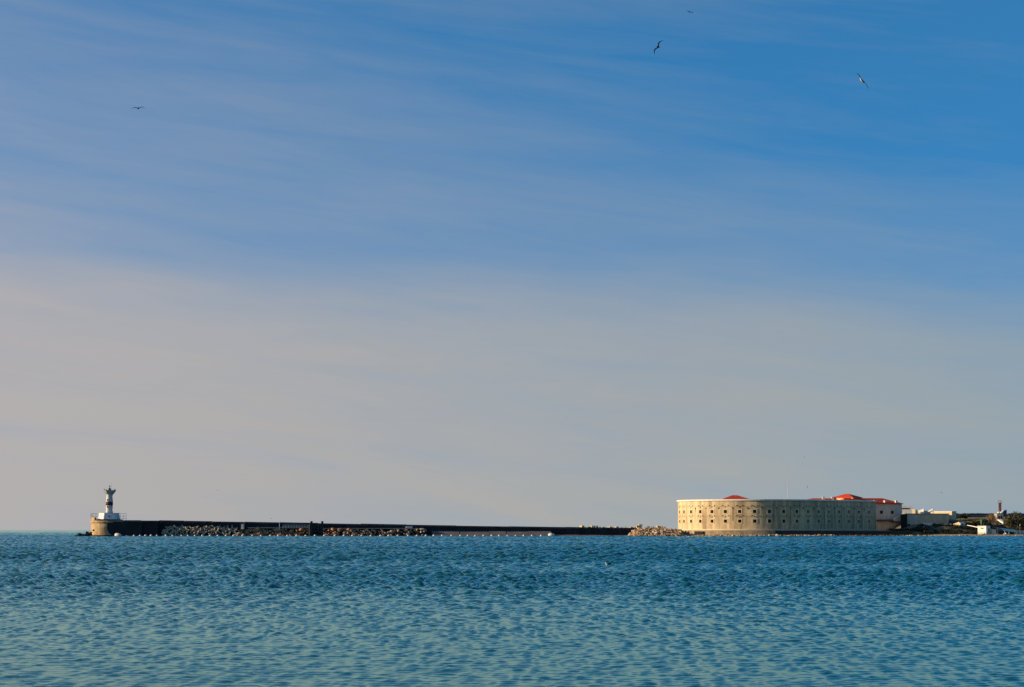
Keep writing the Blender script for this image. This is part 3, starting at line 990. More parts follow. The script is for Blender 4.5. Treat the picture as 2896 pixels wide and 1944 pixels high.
def build_pier_rocks():
    # boulder heap in the middle of the breakwater; denser and taller in the orange stretches
    G = 'boulders heaped along the breakwater'
    secs = [(672, 800, 62, 'heap between white post and balustrade', (0, 1, 0, 1)),
            (800, 875, 20, 'heap below the balustrade', (3, 0, 3)),
            (912, 1015, 42, 'heap just right of the gantry', (0, 1, 0)),
            (1015, 1100, 18, 'scattered rubble below the ledge', (3, 0, 1, 3)),
            (1100, 1205, 14, 'rubble end before the slipway', (3, 3, 1))]
    stuff = []
    for a, b, n, lab, mis in secs:
        for _ in range(n):
            px = RNG.uniform(a, b); off = RNG.uniform(3.6, 8.0)
            s = pier_s(px, off)
            z = float(core_z(s, off)) + RNG.uniform(.1, .55)
            z = max(z, .1)
            ql = 'top of' if z > 2.1 else 'middle of' if z > 1.0 else 'waterline of'
            qh = 'left third' if px < a + (b - a) / 3 else 'middle third' if px < a + 2 * (b - a) / 3 else 'right third'
            kind = RNG.choice(mis) if z > .5 or RNG.random() < .5 else 3
            word = {0: 'brown', 1: 'tan', 3: 'dull dark'}[kind]
            boulder(pier_pt(s, off, z), RNG.uniform(.9, 1.6) if RNG.random() < .6 else RNG.uniform(1.6, 2.7), kind,
                    '%s boulder at the %s the %s, %s' % (word, ql, lab, qh), G)
        for _ in range(int((b - a) * 1.0)):
            px = RNG.uniform(a, b); off = RNG.uniform(3.4, 8.2); s = pier_s(px, off)
            stuff.append((pier_pt(s, off, max(float(core_z(s, off)), -.1) + .2), RNG.uniform(.5, 1.1)))
    rock_stuff('rubble', stuff[:len(stuff) // 2], ROCKS[0]); rock_stuff('rubble', stuff[len(stuff) // 2:], ROCKS[3])
    wet = []
    for _ in range(260):
        px = RNG.uniform(458, 1200); s = pier_s(px, 8.4)
        wet.append((pier_pt(s, 8.4 + RNG.uniform(-.5, .6), RNG.uniform(-.15, .2)), RNG.uniform(.7, 1.5)))
    rock_stuff('wet_rubble', wet, M['blackrock'])
    # pale heap at the end of the ledge
    for _ in range(10):
        px = RNG.uniform(1183, 1203); off = RNG.uniform(3.5, 6); s = pier_s(px, off)
        boulder(pier_pt(s, off, RNG.uniform(.5, 3.0)), RNG.uniform(.9, 1.5), 2, 'pale yellow boulder piled at the right end of the walkway ledge', G)
    # black rocks off the head
    for i in range(24):
        t = (i + .5) / 24
        px = 214 + t * 52; Yr = 789 + RNG.uniform(-2, 6)
        h = 2.6 * t ** .8
        boulder(Vector((X_(px, Yr), Yr, RNG.uniform(-.1, max(h, .1)))), RNG.uniform(1.0, 2.3), 4, 'black wet boulder tumbled in the sea left of the round head', 'black rocks off the breakwater head')
    for i in range(12):
        t = i / 11
        px = 268 + t * 80; Yr = 786.4 + RNG.uniform(0, 1)
        boulder(Vector((X_(px, Yr), Yr, RNG.uniform(-.3, .2))), RNG.uniform(1.0, 1.7), 4, 'black wet boulder awash at the foot of the breakwater under the lighthouse', 'black rocks off the breakwater head')


build_pier_rocks()


def tetra_mesh():
    mb = MB()
    dirs = [Vector((0, 0, 1))] + [Vector((math.cos(a) * .943, math.sin(a) * .943, -.333)) for a in (0, 2.094, 4.189)]
    for d in dirs:
        q = d.to_track_quat('Z', 'Y').to_matrix().to_4x4()
        mb.lathe([(.36, -.1), (.34, .35), (.23, 1.4), (.18, 1.46)], 7, q)
    return mb.mesh('tetrapod', M['tetra'])


def build_tetrapods():
    me = tetra_mesh()
    G = 'tetrapods heaped against the breakwater'
    spots = []
    for row, (off, z, n) in enumerate(((3.3, 3.3, 22), (4.9, 2.2, 18), (6.4, 1.0, 13))):
        for i in range(n):
            px = 456 + (672 - 456) * (i + .5 + RNG.uniform(-.4, .4)) / n
            if row == 0 and px < 470: continue
            s = pier_s(px, off + 3)
            spots.append((px, pier_pt(pier_s(px, off), off + RNG.uniform(-.3, .3), z + RNG.uniform(-.35, .25))))
    for px, p in spots:
        o = link('tetrapod', me); o.location = p
        o.rotation_euler = (RNG.uniform(-1.2, 1.2), RNG.uniform(-1.2, 1.2), RNG.uniform(0, 6.28))
        k = RNG.uniform(.92, 1.15); o.scale = (k, k, k)
        lab = 'pale concrete tetrapod in the %s of the tangled heap, %s row' % (
            'far left' if px < 500 else 'left half' if px < 560 else 'right half' if px < 620 else 'far right',
            'top' if p.z > 2.7 else 'middle' if p.z > 1.6 else 'bottom')
        tag(o, lab, 'tetrapod', G)


build_tetrapods()


def build_pier_furniture():
    # white post among the rocks
    s = pier_s(685.5, 5); p = pier_pt(s, 5, 3.0)
    T = thing('marker_post', 'short white square post standing at the left end of the orange boulders', 'post', p)
    MB().box(-.5, .5, -.5, .5, 0, Z_(1482.5, p.y) - 3.2, .06).obj('shaft', M['coping'], T)
    MB().box(-.56, .56, -.56, .56, Z_(1482.5, p.y) - 3.198, Z_(1482.5, p.y) - 3.0).obj('cap', M['coping'], T)
    MB().box(-.9, .9, -.9, .9, -2.5, -.003).obj('footing', M['pier'], T)
    # dark gantry
    s = pier_s(896, 9.5); p = pier_pt(s, 9.5, 0)
    yaw = math.atan2(PD.y, PD.x)
    T = thing('gantry', 'dark steel landing gantry with two square towers in front of the breakwater', 'gantry', p, yaw)
    zt = Z_(1474.5, p.y)
    hw = 2.15
    for sx in (-1, 1):
        for sy in (-1, 1):
            MB().box(sx * hw - .38 + (.0), sx * hw + .38, sy * 1.4 - .3, sy * 1.4 + .3, -1.5, zt - .6).obj('leg', M['steel'], T)
        MB().box(sx * hw - .45, sx * hw + .45, -1.8, 1.8, zt - .597, zt).obj('tower_cap', M['steel'], T)
    for z in (zt - 1.1, zt - 2.2, 2.2):
        for sy in (-1, 1):
            MB().box(-hw + .385, hw - .385, sy * 1.4 - .12, sy * 1.4 + .12, z - .25, z + .15).obj('beam', M['steel'], T)
    for k in range(5):
        x = -1.4 + .7 * k
        MB().box(x - .1, x + .1, -1.5, -1.3, zt - 3.2, zt - 1.36).obj('slat', M['steel'], T)
    MB().box(-hw + .39, hw - .39, -1.25, 1.25, zt - 3.4, zt - 3.2).obj('deck', M['steel'], T)
    # low steel pile on its left
    s = pier_s(876, 8.6); p = pier_pt(s, 8.6, 0)
    T = thing('steel_pile', 'short dark steel pile with crossbar just left of the gantry', 'pile', p, yaw)
    zz = Z_(1484, p.y)
    MB().lathe([(.35, -1.5), (.35, zz)], 10).obj('shaft', M['steel'], T)
    MB().box(-.2, 1.9, -.15, .15, zz - 1.3, zz - 1.0).obj('crossbar', M['steel'], T)
    # balustrade on the ledge
    s0, s1 = pier_s(800, 3.2), pier_s(878, 3.2)
    a, b = pier_pt(s0, 3.2, 3.75), pier_pt(s1, 3.2, 3.75)
    T = thing('balustrade', 'pale balustrade along the walkway left of the dark gantry', 'balustrade', a, yaw)
    Lb = (b - a).length
    for z in (.14, .8):
        MB().box(0, Lb, -.09, .09, z, z + .14).obj('rail', M['coping'], T)
    for i in range(11):
        x = Lb * i / 10
        MB().box(x - .09, x + .09, -.085, .085, 0, .8).obj('post', M['coping'], T)
    # pale box on the ledge
    s = pier_s(1157, 3.1); p = pier_pt(s, 3.1, 3.42)
    T = thing('concrete_box', 'long pale concrete box on the walkway ledge near its right end', 'box', p, yaw)
    MB().box(-1.3, 1.3, -.45, .45, 0, .62, .04).obj('body', M['white'], T)
    MB().box(-1.36, 1.36, -.5, .5, .62, .74).obj('lid', M['white'], T)
    # line of floats
    xs = [357, 379, 395.6, 411, 427, 443.5, 469, 488]
    xs += [420 + v * 400 / 2336 for v in (545, 652, 765, 888, 1015, 1143, 1278, 1402, 1550, 1716, 1858, 2012, 2142, 2292)]
    xs += [800 + v * 450 / 2336 for v in (68, 200, 333, 470, 610, 762, 895, 1020, 1155, 1290, 1432, 1552, 1685, 1838, 1966, 2098, 2215)]
    xs += [1200 + v * 450 / 2336 for v in (20, 137, 260, 397, 527, 637, 745, 868, 988, 1097, 1218, 1340, 1458, 1580, 1712)]
    for_me = MB().lathe([(.06, -.4), (.3, -.28), (.42, 0), (.42, .3), (.3, .5), (.1, .62)], 10).mesh('float_buoy', M['buoy'], True)
    for px in xs:
        Yb = 777 + RNG.uniform(-1, 1)
        o = link('float_buoy', for_me)
        o.location = (X_(px, Yb), Yb, .25)
        o.rotation_euler = (RNG.uniform(-.2, .2), RNG.uniform(.3, .7), 0)
        k = RNG.uniform(.88, 1.12) * (.7 if px < 360 else 1); o.scale = (k, k, k)
        if px < 450: w = 'before the bare dark wall near the lighthouse'
        elif px < 672: w = 'before the tetrapods'
        elif px < 872: w = 'before the orange boulders left of the gantry'
        elif px < 915: w = 'right in front of the dark gantry'
        elif px < 1215: w = 'before the boulders right of the gantry'
        else: w = 'before the pale slipway'
        tag(o, 'small white float of the buoy line ' + w, 'buoy', 'floats in the buoy line before the breakwater')
    # two big mooring buoys
    Yb = 776
    T = thing('mooring_buoy', 'big pale drum buoy lying on its side below the lighthouse', 'buoy', (X_(335, Yb), Yb, .55), math.radians(-20), 'large mooring buoys')
    mm = Matrix.Rotation(math.pi / 2, 4, 'Y')
    MB().lathe([(.35, -1.3), (.86, -1.15), (.9, -.2), (.78, .4), (.4, 1.25), (.2, 1.35)], 16, mm).obj('float', M['buoy'], T, True)
    MB().tube((1.3, 0, 0), (1.8, 0, .1), .07).obj('shackle', M['steel'], T)
    T = thing('mooring_buoy', 'big white rounded buoy with a dark underside at the right end of the float line', 'buoy', (X_(1559, Yb), Yb, .1), 0, 'large mooring buoys')
    mm = Matrix.Rotation(math.radians(8), 4, 'Y') @ Matrix.Diagonal((1.3, .9, 1, 1))
    MB().lathe([(.6, .08), (.98, .2), (1.0, .75), (.85, 1.05), (.45, 1.3), (.1, 1.36)], 18, mm).obj('float', M['white'], T, True)
    MB().lathe([(.5, -.6), (.95, -.3), (1.02, .05), (1.0, .195)], 18, mm).obj('underside', M['steel'], T, True)
    MB().tube((0, 0, 1.3), (0, 0, 1.6), .08).obj('lifting_eye', M['steel'], T)


build_pier_furniture()


def quay_y(px):
    """depth of the water edge below the fort"""
    if px > 2150: return 797.0
    k = K_(px); R_ = FR + 4.4
    a = 1 + k * k; b = -2 * (FC.x * k + FC.y); c = FC.x ** 2 + FC.y ** 2 - R_ * R_
    d = b * b - 4 * a * c
    return (-b - math.sqrt(d)) / (2 * a) if d > 0 else FC.y


def build_headland():
    # blocks along the root of the breakwater
    G = 'concrete blocks on the breakwater root'
    cube = MB().box(-.5, .5, -.5, .5, -.5, .5, .06)
    cm = cube.mesh('concrete_block', M['block'])
    bl = [(1646, 12, 8, 0), (1666, 5, 6, 0), (1673.5, 9, 8.5, 0), (1682, 5, 9, 0), (1689, 5, 9, 0), (1697, 6, 6, 1), (1708.5, 7, 5, 0), (1723.5, 11, 6.5, 0),
          (1731, 7, 5, 1), (1744.5, 10, 6.5, 0), (1758.5, 7, 5, 1), (1769, 9, 6, 1), (1784, 8, 6, 0), (1793, 8, 7, 0), (1803, 7, 8, 0), (1808.5, 5, 12, 0),
          (1814, 6, 11, 0), (1834, 8, 6, 0), (1845, 7, 5, 0), (1859, 8, 7, 0), (1867, 7, 7, 0), (1878, 8, 5, 0)]
    for i, (px, w, h, kind) in enumerate(bl):
        if px < 1800:
            s = pier_s(px, 0.2); p = pier_pt(s, .2, 0); zb = pier_top(s) - .45
        else:
            p = Vector((X_(px, 822), 822, 0)); zb = Z_(1494.5, 822)
        sc_ = p.y / 5575
        place = ('in the row on the far end of the breakwater' if px < 1780 else
                 'in the tall cluster on top of the reddish rubble' if px < 1822 else 'on the low rubble just left of the fort')
        if kind == 0:
            o = link('concrete_block', cm)
            o.location = (p.x, p.y, zb + h * sc_ / 2)
            o.scale = (w * sc_ * .9, w * sc_ * .9, h * sc_)
            o.rotation_euler = (RNG.uniform(-.12, .12), RNG.uniform(-.12, .12), RNG.uniform(0, 1.5))
            tag(o, 'pale yellow concrete block ' + place, 'concrete block', G)
        else:
            o = link('tetrapod', bpy.data.meshes['tetrapod'])
            o.location = (p.x, p.y, zb + .5)
            o.rotation_euler = (RNG.uniform(-1, 1), RNG.uniform(-1, 1), RNG.uniform(0, 6))
            k = w * sc_ / 2.4; o.scale = (k, k, k)
            tag(o, 'dark shaded tetrapod among the pale blocks on the far end of the breakwater', 'tetrapod', 'tetrapods on the breakwater root')
    # reddish rubble point
    stuff = []
    for _ in range(66):
        px = RNG.uniform(1780, 1925); Yr = RNG.uniform(797, 815)
        boulder(Vector((X_(px, Yr), Yr, max(float(ground_z(X_(px, Yr), Yr)), 0) + .3)), RNG.uniform(1.0, 2.0), (mi := RNG.choice((0, 1, 1, 2))),
                '%s boulder on the %s %s of the rubble point left of the fort' % ({0: 'reddish', 1: 'tan', 2: 'pale'}[mi],
                'upper' if Yr > 809 else 'middle' if Yr > 803 else 'lower', 'left end' if px < 1828 else 'centre' if px < 1877 else 'right end'), 'boulders on the rubble point')
    for _ in range(420):
        px = RNG.uniform(1778, 1925); Yr = RNG.uniform(797, 820)
        stuff.append((Vector((X_(px, Yr), Yr, max(float(ground_z(X_(px, Yr), Yr)), 0) + .15)), RNG.uniform(.6, 1.3)))
    rock_stuff('rubble', stuff, ROCKS[1])
    # boulders along the waterline of the fort
    G = 'boulders along the waterline of the fort'
    for i in range(84):
        t = (i + RNG.uniform(.1, .9)) / 84
        px = 1898 + t * (2350 - 1898)
        Yr = quay_y(px) - 1.6 + RNG.uniform(-.8, 1.6)
        if px < 2085: mi, lab = RNG.choice((1, 2, 0)), 'tan boulder at the waterline below the sunlit curve of the fort'
        else: mi, lab = RNG.choice((2, 2, 1)), 'pale sunlit boulder at the waterline below the shaded fort wall'
        wi = min(range(len(WIN_PX)), key=lambda q: abs(WIN_PX[q] - px))
        ordn = 'first second third fourth fifth sixth seventh eighth ninth tenth eleventh twelfth thirteenth fourteenth fifteenth sixteenth seventeenth eighteenth'.split()[wi]
        lab = '%s boulder at the waterline below the %s fort window column from left' % ({0: 'brown', 1: 'tan', 2: 'pale'}[mi], ordn)
        boulder(Vector((X_(px, Yr), Yr, RNG.uniform(.15, .5))), RNG.uniform(.8, 1.3) if RNG.random() < .65 else RNG.uniform(1.3, 2.1), mi, lab, G)
    stuff = []
    for i in range(430):
        px = RNG.uniform(1895, 2360); Yr = quay_y(px) - .6 + RNG.uniform(-1.5, 1.2)
        stuff.append((Vector((X_(px, Yr), Yr, RNG.uniform(0, .5))), RNG.uniform(.5, 1.0)))
    rock_stuff('rubble', stuff, ROCKS[2])
    wet = []
    for i in range(230):
        px = RNG.uniform(1780, 2560); Yr = (quay_y(px) if px > 1900 else 797.5) - 2.6 + RNG.uniform(-.5, .5)
        wet.append((Vector((X_(px, Yr), Yr, RNG.uniform(-.2, .12))), RNG.uniform(.6, 1.2)))
    rock_stuff('wet_rubble', wet, M['blackrock'])
    stuff = []
    for i in range(520):
        px = RNG.uniform(2355, 2900); Yr = 796.2 + RNG.uniform(-1.2, 2.6)
        stuff.append((Vector((X_(px, Yr), Yr, RNG.uniform(.0, .45))), RNG.uniform(.5, 1.15) * (1 if px < 2740 else .7)))
    rock_stuff('shore_stones', [q for q in stuff if q[0].x < X_(2560, 796) or RNG.random() < .4], ROCKS[3])
    rock_stuff('shore_stones', [q for q in stuff if q[0].x >= X_(2560, 796)][::2], ROCKS[2])
    for px in (2318, 2334, 2351):
        boulder(Vector((X_(px, 795), 795, .5)), 1.9 if px == 2318 else 1.2, 0 if px == 2318 else 2,
                {2318: 'largest reddish boulder at the right end of the sunlit waterline stones', 2334: 'white boulder just right of the big reddish one',
                 2351: 'last pale boulder before the stones turn dark'}[px], 'boulders along the waterline of the fort')


build_headland()


# ------------------------------------------------------------------ right shore
def leaf_cloud(mb, c, rad, n, size, flat=.7):
    for _ in range(n):
        v = Vector((RNG.gauss(0, 1), RNG.gauss(0, 1), RNG.gauss(0, 1))).normalized() * (RNG.random() ** .45)
        p = Vector((c[0] + v.x * rad[0], c[1] + v.y * rad[1], c[2] + v.z * rad[2]))
        a = Vector((RNG.gauss(0, 1), RNG.gauss(0, 1), RNG.gauss(0, flat))).normalized() * size * RNG.uniform(.6, 1.3)
        b = a.cross(Vector((RNG.gauss(0, 1), RNG.gauss(0, 1), RNG.gauss(0, 1)))).normalized() * size * RNG.uniform(.4, .8)
        mb.add([p - a, p + b, p + a, p - b], [(0, 1, 2, 3)])


def tree(px, Yt, py_top, w, label, m, zg=None, n=900, trunk=True, name='tree', cat='tree', leaf=.32):
    x = X_(px, Yt); zg = float(ground_z(x, Yt)) if zg is None else zg
    zt = Z_(py_top, Yt); h = zt - zg
    T = thing(name, label, cat, (x, Yt, zg))
    tr = MB(); cl = []
    tr.tube((0, 0, -.4), (0, 0, h * .45), .06 * w ** .5 + .1, .08)
    for k in range(6):
        a = RNG.uniform(0, 6.28); q = Vector((math.cos(a) * w * .3, math.sin(a) * w * .3, h * RNG.uniform(.5, .8)))
        tr.tube((0, 0, h * RNG.uniform(.2, .4)), q, .09, .03)
        cl.append(q)
    tr.obj('trunk', M['bark'], T)
    mb = MB()
    for k in range(9):
        q = cl[k % 6] * RNG.uniform(.8, 1.1) + Vector((RNG.gauss(0, w * .08), RNG.gauss(0, w * .08), RNG.uniform(-.12, .1) * h))
        leaf_cloud(mb, q, (w * .24, w * .24, h * .23), n // 9, leaf)
    mb.obj('crown', m, T)
    return T


def build_right_shore():
    # dark scrub on the bank in front of the hall
    mb = MB()
    for _ in range(150):
        px = RNG.uniform(2500, 2772); t = RNG.random()
        Yr = 804 + 19 * t
        x = X_(px, Yr)
        lim = 1 if px > 2600 else 1 if t < (px - 2480) / 140 else 0
        if RNG.random() > lim: continue
        leaf_cloud(mb, (x, Yr, float(ground_z(x, Yr)) + .25), (1.6, 1.3, .8), 42, .32)
    struct(mb.obj('bank_scrub', M['leaf_dark']), 'stuff')
    mb = MB()
    for _ in range(80):
        px = RNG.uniform(2735, 2900); Yr = RNG.uniform(812, 850)
        x = X_(px, Yr)
        leaf_cloud(mb, (x, Yr, float(ground_z(x, Yr)) + .5), (2.0, 1.6, 1.1), 42, .34)
    struct(mb.obj('shore_scrub', M['leaf_dark']), 'stuff')
    # dry grass terrace
    mb = MB()
    for _ in range(2600):
        px = RNG.uniform(2722, 2782); Yr = RNG.uniform(848, 884); x = X_(px, Yr); z = float(ground_z(x, Yr))
        a = RNG.uniform(0, 6.28); c, s = math.cos(a) * .25, math.sin(a) * .25
        h = RNG.uniform(.4, .9)
        mb.add([(x - c, Yr - s, z - .05), (x + c, Yr + s, z - .05), (x + RNG.gauss(0, .15), Yr, z + h)], [(0, 1, 2)])
    struct(mb.obj('dry_grass', M['grass']), 'stuff')
    # hill scrub on the skyline
    mb = MB()
    for _ in range(170):
        px = RNG.uniform(2690, 3000); Yr = RNG.uniform(905, 935); x = X_(px, Yr); z = float(ground_z(x, Yr))
        leaf_cloud(mb, (x, Yr, z + .3), (2.8, 2.2, .9), 36, .5)
    struct(mb.obj('hill_scrub', M['leaf_hill']), 'stuff')
    tree(2716, 885, 1452, 6.5, 'dark round bush behind the right corner of the beige hall', M['leaf_dark'], n=620, name='bush', cat='bush')
    tree(2731, 890, 1456, 4.5, 'small dark bush on the hill edge just right of the round bush', M['leaf_dark'], n=420, name='bush', cat='bush')
    tree(2876, 822, 1452, 10.0, 'large olive brown tree at the right edge above the teal shelter', M['leaf_olive'], n=1900)
    tree(2903, 832, 1456, 7.5, 'darker tree cut by the right edge behind the olive brown one', M['leaf_dark'], n=1200)
    tree(2762, 838, 1470, 3.4, 'low dark bush left of the green kiosk', M['leaf_dark'], n=320, name='bush', cat='bush')
    tree(2792, 836, 1468, 4.2, 'dark leafy bush just right of the green kiosk', M['leaf_dark'], n=420, name='bush', cat='bush')
    # thicket of bare tan stems
    x, Yr = X_(2806, 872), 872
    z = float(ground_z(x, Yr))
    T = thing('reed_thicket', 'bare tan thicket of tall stems below the red mast', 'thicket', (x, Yr, z))
    mb = MB()
    for _ in range(420):
        dx, dy = RNG.gauss(0, 1.5), RNG.gauss(0, 1.2)
        h = (Z_(1451, Yr) - z) * RNG.uniform(.5, 1.0) * math.exp(-(dx / 4.2) ** 2)
        mb.tube((dx, dy, -.2), (dx + RNG.gauss(0, .5), dy + RNG.gauss(0, .4), h), .04, .015, 3)
    mb.obj('stems', M['reed'], T)

    # long dark wall on the skyline
    Y = 900
    xa, xb = X_(2735, Y), X_(2830, Y)
    T = thing('hill_wall', 'long blue grey wall along the hill left of the red mast', 'wall', (xa, Y, 5))
    MB().box(0, xb - xa, 0, .6, 0, Z_(1452.5, Y) - 5.25).obj('panel', M['slate'], T)
    MB().box(-.1, xb - xa + .1, -.1, .7, Z_(1452.5, Y) - 5.247, Z_(1452.5, Y) - 5).obj('coping', M['slate'], T)
    xc, xd = X_(2852, Y), X_(2960, Y)
    T = thing('hill_wall', 'long blue grey wall along the hill right of the red mast', 'wall', (xc, Y, 5))
    MB().box(0, xd - xc, 0, .6, 0, Z_(1453.5, Y) - 5.25).obj('panel', M['slate'], T)
    MB().box(-.1, xd - xc + .1, -.1, .7, Z_(1453.5, Y) - 5.247, Z_(1453.5, Y) - 5).obj('coping', M['slate'], T)

    # beige hall
    Y = 842
    xa, xb = X_(2564, Y), X_(2684, Y)
    zg, zt = 3.6, Z_(1452.7, Y)
    H = thing('beige_hall', 'long low beige hall with blank front wall right of the fort', 'building', (xa, Y, zg))
    Lh = xb - xa
    xm = X_(2606, Y) - xa
    MB().box(0, xm, 0, 12, 0, zt - zg - .35).obj('wall', M['plaster'], H)
    MB().box(xm + .01, Lh, -.06, 12, 0, zt - zg - .35).obj('wall', M['tan'], H)['label'] = 'tan right part of the wall'
    MB().box(-.2, Lh + .2, -.3, 12.2, zt - zg - .347, zt - zg).obj('roof_edge', M['ledge'], H)
    for px in (2622, 2632, 2642, 2652, 2661, 2672):
        x = X_(px, Y) - xa
        MB().box(x - .18, x + .18, -.16, -.063, 1.0, 3.3).obj('pilaster', M['tan'], H)
    for px in (2571, 2597):
        x = X_(px, Y) - xa
        MB().box(x - .55, x + .55, -.12, -.003, .5, 1.5).obj('window', M['dark'], H)
    # dark gate between barracks and hall
    Yg = 840.6
    x0, x1 = X_(2551, Yg), X_(2564, Yg)
    T = thing('infill_block', 'tall dark block in the gap between the barracks and the beige hall', 'infill', ((x0 + x1) / 2, Yg, 2.5))
    hw = (x1 - x0) / 2 + .3
    MB().box(-hw, hw, 0, 1, 0, Z_(1455, Yg) - 2.5).obj('leaf', M['dark'], T)  # plain dark slab filling the gap, in front of the hall's side wall
    MB().box(-hw - .2, hw + .2, -.25, -.003, Z_(1456.5, Yg) - 2.5, Z_(1454, Yg) - 2.5).obj('top_strip', M['slate'], T)
    # white pavilion with floating slab roof
    Y = 874
    x0, x1 = X_(2545, Y), X_(2582, Y)
    T = thing('white_pavilion', 'white flat roofed pavilion with a floating slab roof behind the beige hall', 'pavilion', (x0, Y, 4), math.radians(-9))
    w = x1 - x0; d = 7
    zb_, zs_ = Z_(1441, Y) - 4, Z_(1431.5, Y) - 4
    MB().box(0, w, 0, d, 0, zb_).obj('body', M['white'], T)
    for sx in (.3, w - 1.2):
        for sy in (.5, d - .5):
            MB().box(sx - .12, sx + .12, sy - .12, sy + .12, zb_, zs_ - .9).obj('column', M['rail'], T)
    MB().box(-.4, w + .25, -.5, d + .3, zs_ - .897, zs_).obj('roof_slab', M['white'], T)
    MB().box(.6, w - 1.6, 1.2, d - 1, zb_ + .003, zs_ - .9).obj('glazing', M['slate'], T)
    # small roof huts and sails behind the hall edge
    Y = 847.5
    for px0, px1, pyt, lab in ((2581, 2591, 1441, 'small cream roof hut directly right of the white pavilion'),
                               (2592, 2606, 1443.5, 'cream roof hut carrying the left white sail')):
        x0, x1 = X_(px0, Y), X_(px1, Y)
        T = thing('roof_hut', lab, 'hut', ((x0 + x1) / 2, Y, 3.6), math.radians(-25), 'cream huts behind the hall')
        hw = (x1 - x0) / 2
        zt2 = Z_(pyt, Y) - 3.6
        MB().box(-hw, hw, -hw, hw, 0, zt2 - .2).obj('wall', M['cream'], T)
        MB().box(-hw - .1, hw + .1, -hw - .1, hw + .1, zt2 - .197, zt2).obj('roof', M['coping'], T)
    for px0, px1, lab in ((2594, 2608.5, 'left white triangular shade sail above the beige hall'), (2622, 2635, 'right white triangular shade sail above the beige hall')):
        x0, x1 = X_(px0, Y), X_(px1, Y)
        T = thing('shade_sail', lab, 'shade sail', (x0, Y - 2.3, 3.6), 0, 'white shade sails')
        zl, zh = Z_(1446, Y) - 3.6, Z_(1438.8, Y) - 3.6
        w = (x1 - x0) / math.cos(math.radians(32))
        T.rotation_euler.z = math.radians(-32)
        MB().prism([(0, zl - .3), (w, zl - .3), (w, zh), (w * .8, zh - .25), (w * .45, zl + .55), (0, zl)], -.1, .1).obj('cloth', M['white'], T)
        MB().tube((w, .05, 0), (w, .05, zh + .15), .1).obj('mast', M['rail'], T)
    x0, x1 = X_(2611, Y), X_(2634, Y)
    T = thing('parapet_wall', 'low white parapet between the two shade sails', 'wall', (x0, Y + 1, 3.6))
    MB().box(0, x1 - x0, 0, .5, 0, Z_(1446, Y) - 3.6).obj('panel', M['plaster'], T)
    MB().box(-.1, x1 - x0 + .1, -.1, .6, Z_(1446, Y) - 3.597, Z_(1444.5, Y) - 3.6).obj('coping', M['white'], T)
    # cream block at the right end of the hall
    Y = 850
    cx = X_(2693, Y)
    T = thing('cream_block', 'sunlit cream block rising behind the right end of the beige hall', 'building', (cx, Y, 3.6), math.radians(-38))
    zt = Z_(1446, Y) - 3.6
    MB().box(-11.5, 0, 0, 4.2, 0, zt - .3).obj('wall', M['cream'], T)
    MB().box(-11.6, .1, -.1, 4.3, zt - .297, zt).obj('coping', M['coping'], T)
    # low white retaining wall in front of the hall
    pts = [(2612, 1478.5, 830), (2645, 1480, 829), (2690, 1482.5, 827)]
    x0 = X_(2612, 830)
    T = thing('retaining_wall', 'low pale retaining wall above the dark bank in front of the hall', 'wall', (x0, 830, 0))
    vs = []
    for px, py, Yd in pts:
        x, zz = X_(px, Yd) - x0, Z_(py, Yd)
        vs += [(x, Yd - 830, 3.4), (x, Yd - 830, zz), (x, Yd - 829.5, zz), (x, Yd - 829.5, 3.4)]
    fs = [(i * 4 + k, (i + 1) * 4 + k, (i + 1) * 4 + (k + 1) % 4, i * 4 + (k + 1) % 4) for i in range(2) for k in range(4)]
    MB().add(vs, fs + [(0, 1, 2, 3), (8, 9, 10, 11)]).obj('panel', M['coping'], T)
    # blue grey yard wall between hall and hut
    Y = 836
    x0, x1 = X_(2684, Y), X_(2720, Y)
    T = thing('yard_wall', 'blue grey yard wall between the hall and the small gabled hut', 'wall', (x0, Y, 3.8))
    MB().add([(0, 0, 0), (x1 - x0, 0, 0), (x1 - x0, 0, Z_(1473, Y) - 3.8), (0, 0, Z_(1468, Y) - 3.8),
              (0, .4, 0), (x1 - x0, .4, 0), (x1 - x0, .4, Z_(1473, Y) - 3.8), (0, .4, Z_(1468, Y) - 3.8)],
             [(0, 1, 2, 3), (4, 5, 6, 7), (0, 1, 5, 4), (1, 2, 6, 5), (2, 3, 7, 6), (3, 0, 4, 7)]).obj('panel', M['slate'], T)
    # small gabled hut
    Y = 818
    x0, xm, x1 = X_(2697, Y), X_(2716.5, Y), X_(2735, Y)
    zg = Z_(1488.5, Y)
    T = thing('gabled_hut', 'small cream gabled hut at the top of the dark bank', 'hut', (xm, Y, zg), math.radians(-44))
    a = (xm - x0) / math.cos(math.radians(44)); b = (x1 - xm) / math.sin(math.radians(44))
    hh = Z_(1481, Y) - zg; hr = Z_(1477.2, Y) - zg
    MB().prism([(-a, -1), (0, -1), (0, hh), (-a * .25, hr), (-a, .75)], 0, b).obj('wall', M['cream'], T)
    MB().add([(-a * .25, -.2, hr + .02), (.2, -.2, hh - .05), (.2, b + .2, hh - .05), (-a * .25, b + .2, hr + .02),
              (-a * .25, -.2, hr + .14), (.2, -.2, hh + .07), (.2, b + .2, hh + .07), (-a * .25, b + .2, hr + .14)],
             [(0, 1, 2, 3), (4, 5, 6, 7), (0, 1, 5, 4), (1, 2, 6, 5), (2, 3, 7, 6), (3, 0, 4, 7)]).obj('roof', M['white'], T)
    MB().box(-.02, .05, 1.0, 1.9, .1, hh - .3).obj('door', M['slate'], T)
    # white boundary wall stepping down to the kiosk
    pts = [(2735, 1485, 1486.5, 815), (2752, 1488, 1490, 811), (2770, 1491.5, 1494, 806)]
    x0 = X_(2735, 815)
